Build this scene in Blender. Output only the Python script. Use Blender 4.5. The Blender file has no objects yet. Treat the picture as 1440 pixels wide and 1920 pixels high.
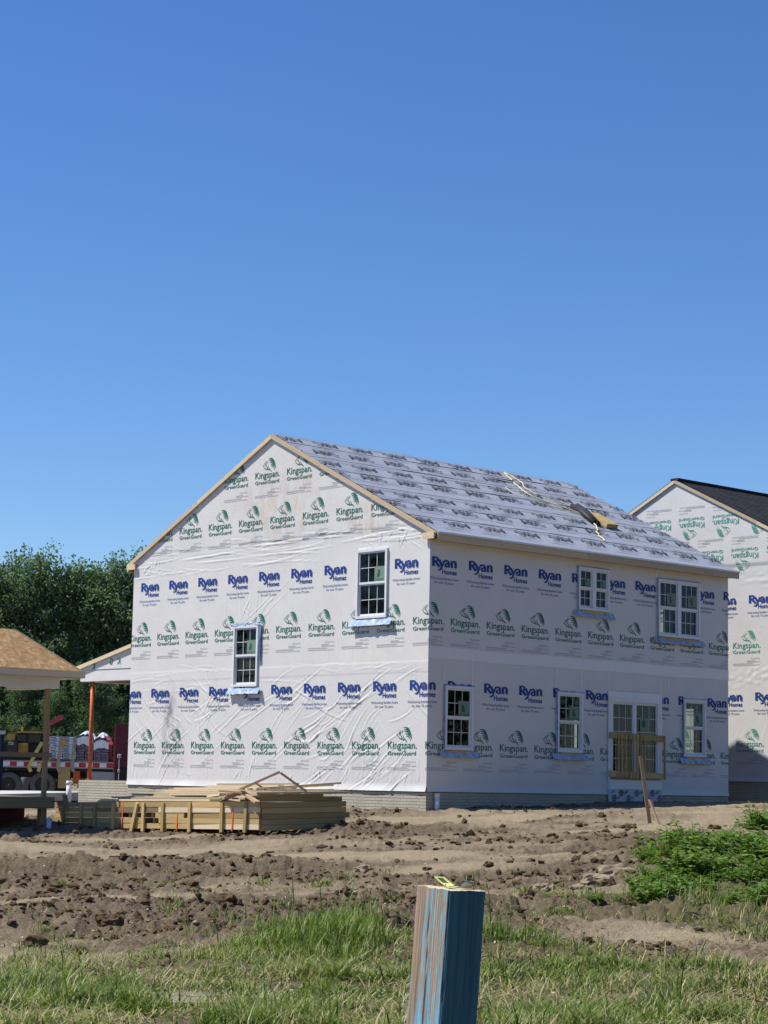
import bpy, math, random
import numpy as np
from mathutils import Vector, Matrix

random.seed(7)
RNG = np.random.default_rng(11)
C = bpy.context.scene.collection
SC = bpy.context.scene
rad = math.radians

# ------------------------------------------------------------------ camera, world, sun, exposure
EYE = 1.6
cam_d = bpy.data.cameras.new('camera')
cam = bpy.data.objects.new('camera', cam_d)
C.objects.link(cam)
SC.camera = cam
cam_d.sensor_fit = 'VERTICAL'
cam_d.sensor_height = 24.0
cam_d.sensor_width = 18.0
cam_d.lens = 24.0 * 3855.0 / 1920.0
cam_d.clip_start = 0.05
cam_d.clip_end = 9000
cam.matrix_world = Matrix.Translation((0, 0, EYE)) @ Matrix.Rotation(rad(90 + 7.468), 4, 'X') @ Matrix.Rotation(rad(1.101), 4, 'Z')

SUN_DIR = Vector((-0.548, 0.033, 0.836)).normalized()
SUN_EL = math.asin(SUN_DIR.z)
world = bpy.data.worlds.new('World')
SC.world = world
world.use_nodes = True
wn = world.node_tree
for n_ in list(wn.nodes):
    wn.nodes.remove(n_)
w_out = wn.nodes.new('ShaderNodeOutputWorld')
w_bg = wn.nodes.new('ShaderNodeBackground')
w_sky = wn.nodes.new('ShaderNodeTexSky')
w_sky.sky_type = 'NISHITA'
w_sky.sun_disc = False
w_sky.sun_elevation = SUN_EL
w_sky.sun_rotation = math.atan2(SUN_DIR.x, SUN_DIR.y)
w_sky.altitude = 0
w_sky.air_density = 1.0
w_sky.dust_density = 0.0
w_sky.ozone_density = 7.0
w_bg.inputs['Strength'].default_value = 0.082
w_hs = wn.nodes.new('ShaderNodeHueSaturation')
w_hs.inputs['Hue'].default_value = .509
w_hs.inputs['Saturation'].default_value = 1.16
w_hs.inputs['Value'].default_value = 1.24
wn.links.new(w_sky.outputs[0], w_hs.inputs['Color'])
wn.links.new(w_hs.outputs[0], w_bg.inputs['Color'])
wn.links.new(w_bg.outputs[0], w_out.inputs['Surface'])

sun_d = bpy.data.lights.new('sun', 'SUN')
sun_d.energy = 4.95
sun_d.angle = rad(0.53)
sun_d.color = (1.0, 0.955, 0.88)
sun = bpy.data.objects.new('sun', sun_d)
C.objects.link(sun)
sun.rotation_euler = SUN_DIR.to_track_quat('Z', 'Y').to_euler()
sun.location = (-40, 20, 60)

SC.view_settings.view_transform = 'Standard'
SC.view_settings.look = 'None'
SC.view_settings.exposure = 0.40
SC.view_settings.gamma = 1.0
SC.view_settings.use_curve_mapping = False
SC.render.engine = 'CYCLES'

# ------------------------------------------------------------------ helpers
def tag(o, label=None, cat=None, group=None, kind=None):
    if label: o['label'] = label
    if cat: o['category'] = cat
    if group: o['group'] = group
    if kind: o['kind'] = kind
    return o

def link(o, parent=None):
    C.objects.link(o)
    if parent: o.parent = parent
    return o

def empty(name, loc=(0, 0, 0), rz=0, parent=None):
    o = bpy.data.objects.new(name, None)
    o.empty_display_size = 0.2
    o.location = loc
    o.rotation_euler = (0, 0, rz)
    return link(o, parent)

def mesh_from(name, V, F, mats, mi=None, smooth=False):
    me = bpy.data.meshes.new(name)
    me.from_pydata([tuple(v) for v in V], [], [tuple(f) for f in F])
    for m in mats: me.materials.append(m)
    if mi is not None and len(mats) > 1:
        me.polygons.foreach_set('material_index', np.array(mi, dtype=np.int32))
    if smooth:
        me.polygons.foreach_set('use_smooth', np.ones(len(me.polygons), dtype=bool))
    me.update()
    return me

def mesh_np(name, V, F, mats, mi=None, smooth=False):
    """fast mesh build: V (n,3) array, F (m,k) array (all faces k-gons)"""
    me = bpy.data.meshes.new(name)
    V = np.asarray(V, dtype=np.float32); F = np.asarray(F, dtype=np.int32)
    m, k = F.shape
    me.vertices.add(len(V)); me.vertices.foreach_set('co', V.ravel())
    me.loops.add(m * k); me.loops.foreach_set('vertex_index', F.ravel())
    me.polygons.add(m)
    me.polygons.foreach_set('loop_start', np.arange(0, m * k, k, dtype=np.int32))
    try:
        me.polygons.foreach_set('loop_total', np.full(m, k, dtype=np.int32))
    except Exception:
        pass
    for x in mats: me.materials.append(x)
    if mi is not None: me.polygons.foreach_set('material_index', np.asarray(mi, dtype=np.int32))
    me.polygons.foreach_set('use_smooth', np.full(m, smooth, dtype=bool))
    me.update(calc_edges=True)
    me.validate()
    return me

class MB:
    def __init__(s): s.V = []; s.F = []; s.M = []
    def add(s, V, F, m=0):
        b = len(s.V)
        s.V += [tuple(v) for v in V]
        s.F += [tuple(i + b for i in f) for f in F]
        s.M += [m] * len(F)
        return s
    def box(s, lo, hi, m=0, mat=None):
        x0, y0, z0 = lo; x1, y1, z1 = hi
        if x0 > x1: x0, x1 = x1, x0
        if y0 > y1: y0, y1 = y1, y0
        if z0 > z1: z0, z1 = z1, z0
        V = [(x0, y0, z0), (x1, y0, z0), (x1, y1, z0), (x0, y1, z0), (x0, y0, z1), (x1, y0, z1), (x1, y1, z1), (x0, y1, z1)]
        if mat is not None: V = [tuple(mat @ Vector(v)) for v in V]
        return s.add(V, [(0, 3, 2, 1), (4, 5, 6, 7), (0, 1, 5, 4), (1, 2, 6, 5), (2, 3, 7, 6), (3, 0, 4, 7)], m)
    def bar(s, p0, p1, w, h, m=0, up=(0, 0, 1), roll=0):
        return s.box((0, -w / 2, -h / 2), (1, w / 2, h / 2), m, frame_mat(p0, p1, up, scale_x=True))
    def tube(s, pts, r, n=8, m=0, cap=True):
        pts = [Vector(p) for p in pts]
        rs = r if hasattr(r, '__len__') else [r] * len(pts)
        V = []; F = []
        pu = None
        for i, p in enumerate(pts):
            t = (pts[min(i + 1, len(pts) - 1)] - pts[max(i - 1, 0)]).normalized()
            if pu is None:
                a = Vector((0, 0, 1)) if abs(t.z) < 0.9 else Vector((1, 0, 0))
                pu = t.cross(a).normalized()
            u = (pu - t * pu.dot(t)).normalized(); pu = u
            v = t.cross(u)
            for k in range(n):
                a = 2 * math.pi * k / n
                V.append(p + (u * math.cos(a) + v * math.sin(a)) * rs[i])
        for i in range(len(pts) - 1):
            for k in range(n):
                a = i * n + k; b = i * n + (k + 1) % n
                F.append((a, b, b + n, a + n))
        if cap:
            F.append(tuple(range(n - 1, -1, -1)))
            F.append(tuple(range((len(pts) - 1) * n, len(pts) * n)))
        return s.add(V, F, m)
    def lathe(s, prof, c, axis='Y', n=24, m=0):
        """prof: list of (along, radius)"""
        V = []; F = []
        for (a, r) in prof:
            for k in range(n):
                t = 2 * math.pi * k / n
                p = (r * math.cos(t), a, r * math.sin(t)) if axis == 'Y' else ((a, r * math.cos(t), r * math.sin(t)) if axis == 'X' else (r * math.cos(t), r * math.sin(t), a))
                V.append((p[0] + c[0], p[1] + c[1], p[2] + c[2]))
        for i in range(len(prof) - 1):
            for k in range(n):
                F.append((i * n + k, i * n + (k + 1) % n, (i + 1) * n + (k + 1) % n, (i + 1) * n + k))
        return s.add(V, F, m)
    def build(s, name, mats, parent=None, smooth=False):
        if not isinstance(mats, (list, tuple)): mats = [mats]
        o = bpy.data.objects.new(name, mesh_from(name, s.V, s.F, mats, s.M, smooth))
        return link(o, parent)

def frame_mat(p0, p1, up=(0, 0, 1), scale_x=False):
    p0 = Vector(p0); p1 = Vector(p1)
    d = p1 - p0; L = d.length; x = d / L
    up = Vector(up)
    if abs(x.dot(up)) > 0.99: up = Vector((0, 1, 0))
    y = up.cross(x).normalized(); z = x.cross(y)
    M = Matrix((x, y, z)).transposed().to_4x4()
    M.translation = p0
    if scale_x: M = M @ Matrix.Diagonal((L, 1, 1, 1))
    return M

_unit = {}
def unit_mesh(mat, name):
    key = (mat.name, name)
    if key not in _unit:
        b = MB(); b.box((0, -.5, -.5), (1, .5, .5))
        me = mesh_from(name, b.V, b.F, [mat]); _unit[key] = me
    return _unit[key]

def board(name, mat, parent, p0, p1, w, h, up=(0, 0, 1)):
    """one board as an object of its own sharing a unit mesh; local X runs along its length"""
    o = bpy.data.objects.new(name, unit_mesh(mat, 'board'))
    link(o, parent)
    M = frame_mat(p0, p1, up)
    L = (Vector(p1) - Vector(p0)).length
    o.matrix_local = M @ Matrix.Diagonal((L, w, h, 1))
    return o

# --- noise in numpy
def _hash(ix, iy, seed):
    h = (ix.astype(np.int64) * 374761393 + iy.astype(np.int64) * 668265263 + seed * 1442695041) & 0xFFFFFFFF
    h = ((h ^ (h >> 13)) * 1274126177) & 0xFFFFFFFF
    return ((h ^ (h >> 16)) & 0xFFFF) / 65535.0
def vnoise(x, y, seed=0):
    x = np.asarray(x, float); y = np.asarray(y, float)
    ix = np.floor(x); iy = np.floor(y); fx = x - ix; fy = y - iy
    fx = fx * fx * fx * (fx * (fx * 6 - 15) + 10); fy = fy * fy * fy * (fy * (fy * 6 - 15) + 10)
    a = _hash(ix, iy, seed); b = _hash(ix + 1, iy, seed); c = _hash(ix, iy + 1, seed); d = _hash(ix + 1, iy + 1, seed)
    return (a + (b - a) * fx) * (1 - fy) + (c + (d - c) * fx) * fy - 0.5
def fbm(x, y, seed=0, oct=4, gain=0.5):
    s = 0; a = 1.0
    for i in range(oct):
        s = s + a * vnoise(x * 2 ** i + 17.3 * i, y * 2 ** i - 9.1 * i, seed + i); a *= gain
    return s

#<terrain>
HT = rad(42.735)
HO = np.array([1.0296, 45.0])
E1 = np.array([math.cos(HT), math.sin(HT)]); E2 = np.array([-math.sin(HT), math.cos(HT)])
def hloc(X, Y):                      # house-local to world xy
    return (HO[0] + X * E1[0] + Y * E2[0], HO[1] + X * E1[1] + Y * E2[1])
PY = [-50, 0, 10, 13, 16, 20, 25, 30, 36, 42, 46, 60, 80, 120, 400, 9000]
PZ = [0, 0, .03, .06, .11, .20, .33, .50, .70, .90, .99, 1.02, .62, .62, .7, .7]
def smooth_prof(y):
    return (np.interp(y - .8, PY, PZ) + np.interp(y, PY, PZ) + np.interp(y + .8, PY, PZ)) / 3
def roughness(x, y):
    n = fbm(x * .22, y * .22, 5, 2) * 2.2
    r = np.interp(y, [9, 13, 17.2, 19.5, 22, 27, 29.5, 33.5, 36, 39, 43, 47, 60, 90], [.30, .34, .62, 1.0, 1.08, .95, .75, .62, .85, .70, .50, .62, .45, .2])
    def tr(c, w, a): return a * np.exp(-((y - c) / w) ** 2)
    r = r - tr(31.3 - .22 * x + .7 * n, 1.0, .50) * np.clip((1.8 - x) / 1.2, 0, 1) - tr(41.3 + .05 * x + .7 * n, 2.4, .45) * np.clip((x + 1.5) / 2, 0, 1)
    r = r - tr(25.3 - .1 * x + .6 * n, .7, .55) * np.clip((-x + .5) / 1.5, 0, 1) - tr(34.8 + .12 * x, .7, .5) - tr(19.6 - .75 * (x - 2.4) + .3 * n, .35, .25) * np.clip(x - 1.2, 0, 1)
    r = r + (.30 * n + 1.15 * fbm(x * .30 + y * .06, y * .95, 35, 3)) * np.clip((y - 12) / 6, 0, 1)
    r = r + .55 * np.exp(-((x - 3.0) / 1.7) ** 2 - ((y - 20.4) / 1.5) ** 2)
    return np.clip(r + .10 * vnoise(x * 1.3, y * 1.3, 33), .16, 1.5)
def th(x, y, fine=True):
    x = np.asarray(x, float); y = np.asarray(y, float)
    z = smooth_prof(y)
    xc = np.clip(x, -14, 14)
    tilt = np.interp(y, [8, 14, 20, 28, 36, 44, 56, 90], [0, .01, .028, .045, .045, .03, .02, 0])
    z = z + xc * tilt
    near = np.clip(1 - (y - 60) / 20, 0, 1)
    # bank of pushed-up soil at the right
    z = z + .22 * np.exp(-((x - 4.6) / 2.0) ** 2 - ((y - 26.2) / 2.6) ** 2)
    z = z + .12 * np.exp(-((x - 2.9) / 1.0) ** 2 - ((y - 21.8) / .9) ** 2)
    # ruts and ridges pushed along the slope
    mid = np.interp(y, [15, 18, 42, 50], [0, 1, 1, 0])
    z = z + mid * (.16 * fbm(x * .22 + y * .05, y * .62, 23, 3) + .05 * fbm(x * .5 - y * .1, y * 1.9, 27, 2))
    # windrows
    z = z + near * (.10 * np.exp(-((y - 20.9 + .05 * x + .8 * vnoise(x * .5, y * 0, 3)) / .8) ** 2) + .07 * np.exp(-((y - 28.4 + .12 * x + 1.0 * vnoise(x * .4, y * 0, 9)) / .7) ** 2) + .05 * np.exp(-((y - 38.4 - .06 * x + 1.2 * vnoise(x * .4, y * 0, 8)) / .8) ** 2))
    z = z + .12 * near * np.exp(-((x + 6.4) / 2.2) ** 2 - ((y - 34.5) / 1.1) ** 2)
    z = z + near * .09 * fbm(x * .35, y * .35, 21, 2)
    if fine:
        r = roughness(x, y) * near * (1 - .9 * np.exp(-((x + 1.25) / .65) ** 2 - ((y - 14.75) / .6) ** 2))
        b = np.abs(vnoise(x * 1.7, y * 1.7, 31)) * 2
        z = z + r * .020 * np.clip(np.abs(vnoise(x * 21, y * 21, 91)) * 2.6 - .3, 0, 1) + r * .022 * np.clip(np.abs(vnoise(x * 12, y * 12, 93)) * 2.6 - .35, 0, 1)
        z = z + r * (.085 * (b - .5) + .06 * fbm(x * 3.7, y * 3.7, 41, 2) + .050 * np.clip(np.abs(vnoise(x * 6.5, y * 6.5, 51)) * 2.6 - .45, 0, 1) * (vnoise(x * 1.1, y * 1.1, 77) > -.1) + .035 * fbm(x * 13, y * 13, 61, 2))
        z = z + near * .012 * fbm(x * 9, y * 9, 71, 2)
    return z
#</terrain>
def thf(x, y): return float(th(np.array([x]), np.array([y]))[0])

# ------------------------------------------------------------------ materials
def mat(name):
    m = bpy.data.materials.new(name); m.use_nodes = True
    nt = m.node_tree
    for n in list(nt.nodes): nt.nodes.remove(n)
    return m, nt
def N(nt, t, **kw):
    n = nt.nodes.new(t)
    for k, v in kw.items():
        if k in n.inputs.keys(): n.inputs[k].default_value = v
        else: setattr(n, k, v)
    return n
def L(nt, a, b): nt.links.new(a, b)
def principled(nt, rough=.8, spec=.3):
    b = N(nt, 'ShaderNodeBsdfPrincipled'); o = N(nt, 'ShaderNodeOutputMaterial')
    b.inputs['Roughness'].default_value = rough
    b.inputs['Specular IOR Level'].default_value = spec
    L(nt, b.outputs[0], o.inputs[0]); return b
def ramp(nt, fac, stops):
    r = N(nt, 'ShaderNodeValToRGB')
    e = r.color_ramp.elements
    while len(e) > 1: e.remove(e[-1])
    e[0].position = stops[0][0]; e[0].color = (*stops[0][1], 1)
    for p, c in stops[1:]:
        x = e.new(p); x.color = (*c, 1)
    L(nt, fac, r.inputs[0]); return r.outputs[0]
def mixc(nt, fac, a, b, mode='MIX'):
    m = N(nt, 'ShaderNodeMix', data_type='RGBA', blend_type=mode)
    for sock, v in ((m.inputs[0], fac), (m.inputs[6], a), (m.inputs[7], b)):
        if hasattr(v, 'links'): L(nt, v, sock)
        elif isinstance(v, (int, float)): sock.default_value = v
        else: sock.default_value = (*v, 1)
    return m.outputs[2]
def coords(nt, kind='Object', scale=(1, 1, 1), loc=(0, 0, 0)):
    t = N(nt, 'ShaderNodeTexCoord'); mp = N(nt, 'ShaderNodeMapping')
    mp.inputs['Scale'].default_value = scale; mp.inputs['Location'].default_value = loc
    L(nt, t.outputs[kind], mp.inputs[0]); return mp.outputs[0]
def noise(nt, vec, scale, detail=4, rough=.55):
    n = N(nt, 'ShaderNodeTexNoise'); n.inputs['Scale'].default_value = scale
    n.inputs['Detail'].default_value = detail; n.inputs['Roughness'].default_value = rough
    L(nt, vec, n.inputs['Vector']); return n.outputs[0]
def bump(nt, b, h, strength=.3, dist=.02):
    n = N(nt, 'ShaderNodeBump'); n.inputs['Strength'].default_value = strength; n.inputs['Distance'].default_value = dist
    L(nt, h, n.inputs['Height']); L(nt, n.outputs[0], b.inputs['Normal']); return n
def plain(name, col, rough=.7, spec=.3, var=.12, sc=6, metal=0, bstr=.15):
    m, nt = mat(name); b = principled(nt, rough, spec)
    v = noise(nt, coords(nt), sc, 5)
    b.inputs['Metallic'].default_value = metal
    L(nt, ramp(nt, v, [(.25, tuple(c * (1 - var) for c in col)), (.75, tuple(min(1, c * (1 + var)) for c in col))]), b.inputs['Base Color'])
    bump(nt, b, v, bstr, .01 if bstr < .5 else .04)
    return m

def wood(name, c0, c1, dark, rough=.75, knots=True):
    m, nt = mat(name); b = principled(nt, rough, .25)
    oi = N(nt, 'ShaderNodeObjectInfo')
    t = N(nt, 'ShaderNodeTexCoord')
    ad = N(nt, 'ShaderNodeVectorMath', operation='ADD')
    sc = N(nt, 'ShaderNodeVectorMath', operation='MULTIPLY'); sc.inputs[1].default_value = (37, 53, 71)
    cb = N(nt, 'ShaderNodeCombineXYZ')
    for i in range(3): L(nt, oi.outputs['Random'], cb.inputs[i])
    L(nt, cb.outputs[0], sc.inputs[0]); L(nt, t.outputs['Object'], ad.inputs[0]); L(nt, sc.outputs[0], ad.inputs[1])
    mp = N(nt, 'ShaderNodeMapping'); mp.inputs['Scale'].default_value = (1.6, 6, 6); L(nt, ad.outputs[0], mp.inputs[0])
    g = noise(nt, mp.outputs[0], 2.2, 6, .6)
    base = ramp(nt, g, [(.28, dark), (.42, c0), (.62, c1), (.8, c0)])
    mp2 = N(nt, 'ShaderNodeMapping'); mp2.inputs['Scale'].default_value = (9, 2.2, 2.2); L(nt, ad.outputs[0], mp2.inputs[0])
    vo = N(nt, 'ShaderNodeTexVoronoi'); vo.inputs['Scale'].default_value = .9; L(nt, mp2.outputs[0], vo.inputs['Vector'])
    if knots:
        k = ramp(nt, vo.outputs['Distance'], [(.05, (1, 1, 1)), (.13, (0, 0, 0))])
        base = mixc(nt, k, base, tuple(c * .35 for c in c0))
    hs = N(nt, 'ShaderNodeHueSaturation')
    mr = N(nt, 'ShaderNodeMapRange'); mr.inputs['To Min'].default_value = .62; mr.inputs['To Max'].default_value = 1.22
    L(nt, oi.outputs['Random'], mr.inputs[0]); L(nt, mr.outputs[0], hs.inputs['Value']); L(nt, base, hs.inputs['Color'])
    L(nt, hs.outputs[0], b.inputs['Base Color'])
    bump(nt, b, g, .25, .01)
    return m

M = {}
M['pine'] = wood('pine', (.55, .44, .29), (.64, .53, .37), (.45, .33, .19))
M['treated'] = wood('treated_lumber', (0.4752, 0.33, 0.1364), (0.5632, 0.4092, 0.1892), (0.3344, 0.2112, 0.0748))
M['old_treated'] = wood('weathered_treated', (0.27, 0.2025, 0.108), (0.342, 0.261, 0.144), (0.162, 0.117, 0.054))
M['stakewood'] = wood('stake_wood', (.36, .25, .15), (.44, .31, .19), (.22, .14, .08))
M['vinyl'] = plain('white_vinyl', (0.688, 0.6966, 0.7138), .4, .4, .02)
M['grille'] = plain('grille_white', (.55, .58, .56), .5, .3, .03)
M['beamwhite'] = plain('white_beam_wrap', (0.6364, 0.6364, 0.6192), .6, .3, .04)
M['print_blue'] = plain('blue_print', (.013, .048, .235), .6, .25, .1)
M['print_green'] = plain('green_print', (.020, .145, .105), .6, .25, .15)
M['print_teal'] = plain('pale_green_print', (0.085, 0.3145, 0.255), .6, .25, .1)
M['print_fine'] = plain('fine_print', (0.336, 0.352, 0.4), .6, .25, .1)
M['print_tag'] = plain('tagline_print', (0.189, 0.203, 0.35), .6, .25, .1)
M['print_roof'] = plain('roof_print', (.075, .075, .10), .8, .2, .25, 18)
M['print_roof_pale'] = plain('roof_print_fine', (.19, .20, .24), .8, .2, .2, 18)
M['tape_blue'] = plain('blue_flashing_tape', (0.289, 0.3825, 0.51), .45, .4, .45, 9)
M['tape_clear'] = plain('seam_tape', (0.72, 0.712, 0.704), .35, .5, .03)
M['black'] = plain('black_plastic', (.02, .02, .022), .6, .3, .3)
M['dark_red'] = plain('dark_red_paint', (.30, .03, .05), .45, .4, .25)
M['maroon'] = plain('maroon_panel', (.10, .022, .03), .6, .3, .3)
M['red_tape'] = plain('red_reflector', (.42, .03, .03), .35, .4, .1)
M['white_tape'] = plain('white_reflector', (.75, .76, .78), .35, .4, .05)
M['rubber'] = plain('tyre_rubber', (.12, .115, .11), .85, .2, .4, 12)
M['rim'] = plain('dark_rim', (.05, .047, .045), .7, .3, .3)
M['steel_grey'] = plain('grey_steel', (.33, .34, .36), .5, .4, .15)
M['navy'] = plain('navy_steel', (.018, .026, .06), .5, .35, .3)
M['yellow'] = plain('yellow_machine_paint', (.44, .28, .05), .5, .4, .2)
M['strap'] = plain('yellow_strap', (.62, .50, .16), .7, .2, .15)
M['strap_grey'] = plain('grey_strap', (.34, .31, .24), .7, .2, .15)
M['jack'] = plain('orange_jack_paint', (.52, .115, .03), .5, .35, .25, 14)
M['orange'] = plain('orange_strap', (.72, .16, .04), .5, .3, .1)
M['pvc'] = plain('white_pvc', (0.663, 0.6715, 0.68), .4, .4, .05)
M['pipeblue'] = plain('pale_blue_pipe', (.50, .60, .72), .4, .4, .05)
M['shingle_pack_white'] = plain('white_shingle_wrapper', (0.792, 0.84, 0.936), .4, .4, .12, 9)
M['shingle_pack_blue'] = plain('blue_shingle_wrapper', (.08, .12, .25), .4, .4, .25, 9)
M['shingle_pack_purple'] = plain('purple_shingle_wrapper', (.20, .15, .22), .4, .4, .35, 12)
M['plastic_film'] = plain('clear_film', (0.759, 0.805, 0.897), .25, .6, .15, 5)
M['print_orange'] = plain('orange_print', (.85, .38, .03), .5, .3, .1)
M['kraft'] = plain('kraft_brown', (.42, .31, .13), .75, .2, .2, 8)
M['rope'] = plain('cream_rope', (.62, .56, .34), .8, .2, .15, 30)
M['pink'] = plain('pink_ribbon', (.75, .25, .36), .6, .2, .1)
M['concrete'] = plain('pale_concrete', (0.4756, 0.4756, 0.4674), .85, .2, .08, 3)
M['tagyellow'] = plain('yellow_tag', (.62, .62, .22), .5, .3, .08)
M['taggreen'] = plain('dark_green_tag', (.04, .09, .09), .5, .3, .2)
M['taginkk'] = plain('tag_ink', (.25, .30, .12), .6, .2, .1)
M['sticker'] = plain('window_sticker', (.17, .26, .20), .6, .2, .06)
M['sticker_green'] = plain('sticker_green', (.035, .12, .07), .6, .2, .06)
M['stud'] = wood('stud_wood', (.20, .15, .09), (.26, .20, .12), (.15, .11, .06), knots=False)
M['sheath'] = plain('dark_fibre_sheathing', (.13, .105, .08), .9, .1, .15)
M['membrane'] = plain('white_membrane', (0.5084, 0.5248, 0.5576), .5, .3, .06)
M['membrane_red'] = plain('membrane_red', (.16, .035, .05), .5, .3, .1)
M['membrane_ink'] = plain('membrane_ink', (.10, .12, .18), .5, .3, .1)

def make_wrap(name, stains):
    m, nt = mat(name); b = principled(nt, .55, .18)
    o = coords(nt)
    v = noise(nt, o, 1.3, 5)
    col = ramp(nt, v, [(.3, (0.62, 0.608, 0.588)), (.7, (0.664, 0.652, 0.632))])
    # woven micro grid and fine crinkle
    w1 = noise(nt, coords(nt, scale=(3, 3, 40)), 4, 3)
    w2 = noise(nt, coords(nt, scale=(40, 40, 3)), 4, 3)
    cr = noise(nt, o, 22, 5, .65)
    if stains:
        geo = N(nt, 'ShaderNodeTexCoord')
        sep = N(nt, 'ShaderNodeSeparateXYZ'); L(nt, geo.outputs['Object'], sep.inputs[0])
        sn = noise(nt, coords(nt, scale=(1, 1.6, .8)), 2.2, 5, .65)
        def blob(y, z, ry, rz, col2, k, base):
            a = N(nt, 'ShaderNodeMath', operation='SUBTRACT'); a.inputs[1].default_value = y; L(nt, sep.outputs[1], a.inputs[0])
            a2 = N(nt, 'ShaderNodeMath', operation='DIVIDE'); a2.inputs[1].default_value = ry; L(nt, a.outputs[0], a2.inputs[0])
            a3 = N(nt, 'ShaderNodeMath', operation='POWER'); a3.inputs[1].default_value = 2; L(nt, a2.outputs[0], a3.inputs[0])
            c = N(nt, 'ShaderNodeMath', operation='SUBTRACT'); c.inputs[1].default_value = z; L(nt, sep.outputs[2], c.inputs[0])
            c2 = N(nt, 'ShaderNodeMath', operation='DIVIDE'); c2.inputs[1].default_value = rz; L(nt, c.outputs[0], c2.inputs[0])
            c3 = N(nt, 'ShaderNodeMath', operation='POWER'); c3.inputs[1].default_value = 2; L(nt, c2.outputs[0], c3.inputs[0])
            s = N(nt, 'ShaderNodeMath', operation='ADD'); L(nt, a3.outputs[0], s.inputs[0]); L(nt, c3.outputs[0], s.inputs[1])
            e = N(nt, 'ShaderNodeMapRange'); e.inputs['From Min'].default_value = 1; e.inputs['From Max'].default_value = 0; L(nt, s.outputs[0], e.inputs[0])
            q = N(nt, 'ShaderNodeMapRange'); q.inputs['From Min'].default_value = .40; q.inputs['From Max'].default_value = .66; L(nt, sn, q.inputs[0])
            f = N(nt, 'ShaderNodeMath', operation='MULTIPLY'); L(nt, e.outputs[0], f.inputs[0]); L(nt, q.outputs[0], f.inputs[1])
            f2 = N(nt, 'ShaderNodeMath', operation='MULTIPLY'); f2.inputs[1].default_value = k; L(nt, f.outputs[0], f2.inputs[0])
            return mixc(nt, f2.outputs[0], base, col2)
        for st in stains: col = blob(*st, col)
    L(nt, col, b.inputs['Base Color'])
    ad = N(nt, 'ShaderNodeMath', operation='ADD'); L(nt, w1, ad.inputs[0]); L(nt, w2, ad.inputs[1])
    ad2 = N(nt, 'ShaderNodeMath', operation='ADD'); L(nt, ad.outputs[0], ad2.inputs[0]); L(nt, cr, ad2.inputs[1])
    bump(nt, b, ad2.outputs[0], .14, .02)
    return m
M['wrap'] = make_wrap('house_wrap', [])
M['wrap_gable'] = make_wrap('house_wrap_gable', [
    (5.2, 8.1, 1.5, 1.5, (.50, .41, .29), .6), (4.1, 8.1, .9, 1.0, (.52, .43, .31), .35), (2.1, 7.55, .8, .5, (.50, .39, .25), .95), (6.3, 8.2, 1.6, .9, (.55, .47, .36), .4),
    (9.25, 3.0, .33, 1.1, (.20, .20, .21), 1.0), (9.1, 2.4, .7, .8, (.36, .36, .37), .7), (7.4, 2.0, 2.5, .6, (.62, .60, .58), .6), (2.0, 4.45, 3.2, .35, (.72, .68, .58), .7)])

def make_felt():
    m, nt = mat('grey_roof_underlayment'); b = principled(nt, .65, .3)
    v = noise(nt, coords(nt), .7, 6, .6); f = noise(nt, coords(nt), 30, 4)
    c = ramp(nt, v, [(.3, (.236, .262, .312)), (.7, (.295, .323, .378))])
    c = mixc(nt, .25, c, ramp(nt, f, [(.3, (.2, .21, .25)), (.7, (.5, .52, .58))]))
    L(nt, c, b.inputs['Base Color'])
    bump(nt, b, noise(nt, coords(nt, scale=(.6, 2, 2)), 4, 5), .25, .04)
    return m
M['felt'] = make_felt()

def make_osb():
    m, nt = mat('osb'); b = principled(nt, .8, .2)
    o = coords(nt)
    cols = None
    v1 = N(nt, 'ShaderNodeTexVoronoi'); v1.inputs['Scale'].default_value = 1.0; L(nt, coords(nt, scale=(22, 7, 14)), v1.inputs['Vector'])
    v2 = N(nt, 'ShaderNodeTexVoronoi'); v2.inputs['Scale'].default_value = 1.0; L(nt, coords(nt, scale=(8, 26, 13), loc=(3, 1, 5)), v2.inputs['Vector'])
    s1 = N(nt, 'ShaderNodeSeparateColor'); L(nt, v1.outputs['Color'], s1.inputs[0])
    s2 = N(nt, 'ShaderNodeSeparateColor'); L(nt, v2.outputs['Color'], s2.inputs[0])
    a = ramp(nt, s1.outputs[0], [(0, (0.289, 0.1589, 0.0626)), (.5, (0.4142, 0.2504, 0.1108)), (.85, (0.4816, 0.3082, 0.1541)), (1, (0.6357, 0.4527, 0.2601))])
    c = ramp(nt, s2.outputs[0], [(0, (0.3179, 0.1734, 0.0722)), (.6, (0.4431, 0.2697, 0.1252)), (1, (0.5779, 0.4045, 0.2215))])
    L(nt, mixc(nt, .5, a, c), b.inputs['Base Color'])
    bump(nt, b, s1.outputs[0], .2, .01)
    return m
M['osb'] = make_osb()

def make_brickform():
    m, nt = mat('brick_form_concrete'); b = principled(nt, .9, .2)
    v = noise(nt, coords(nt), 2.5, 6, .6); f = noise(nt, coords(nt), 35, 4)
    c = ramp(nt, v, [(.3, (0.3864, 0.3528, 0.2688)), (.7, (0.4872, 0.4536, 0.3612))])
    c = mixc(nt, .2, c, ramp(nt, f, [(.3, (.3, .28, .22)), (.7, (.66, .62, .52))]))
    L(nt, c, b.inputs['Base Color']); bump(nt, b, f, .2, .01)
    return m
M['brick'] = make_brickform()
M['mortar'] = plain('mortar_joint', (.27, .25, .20), .95, .1, .15)

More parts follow.
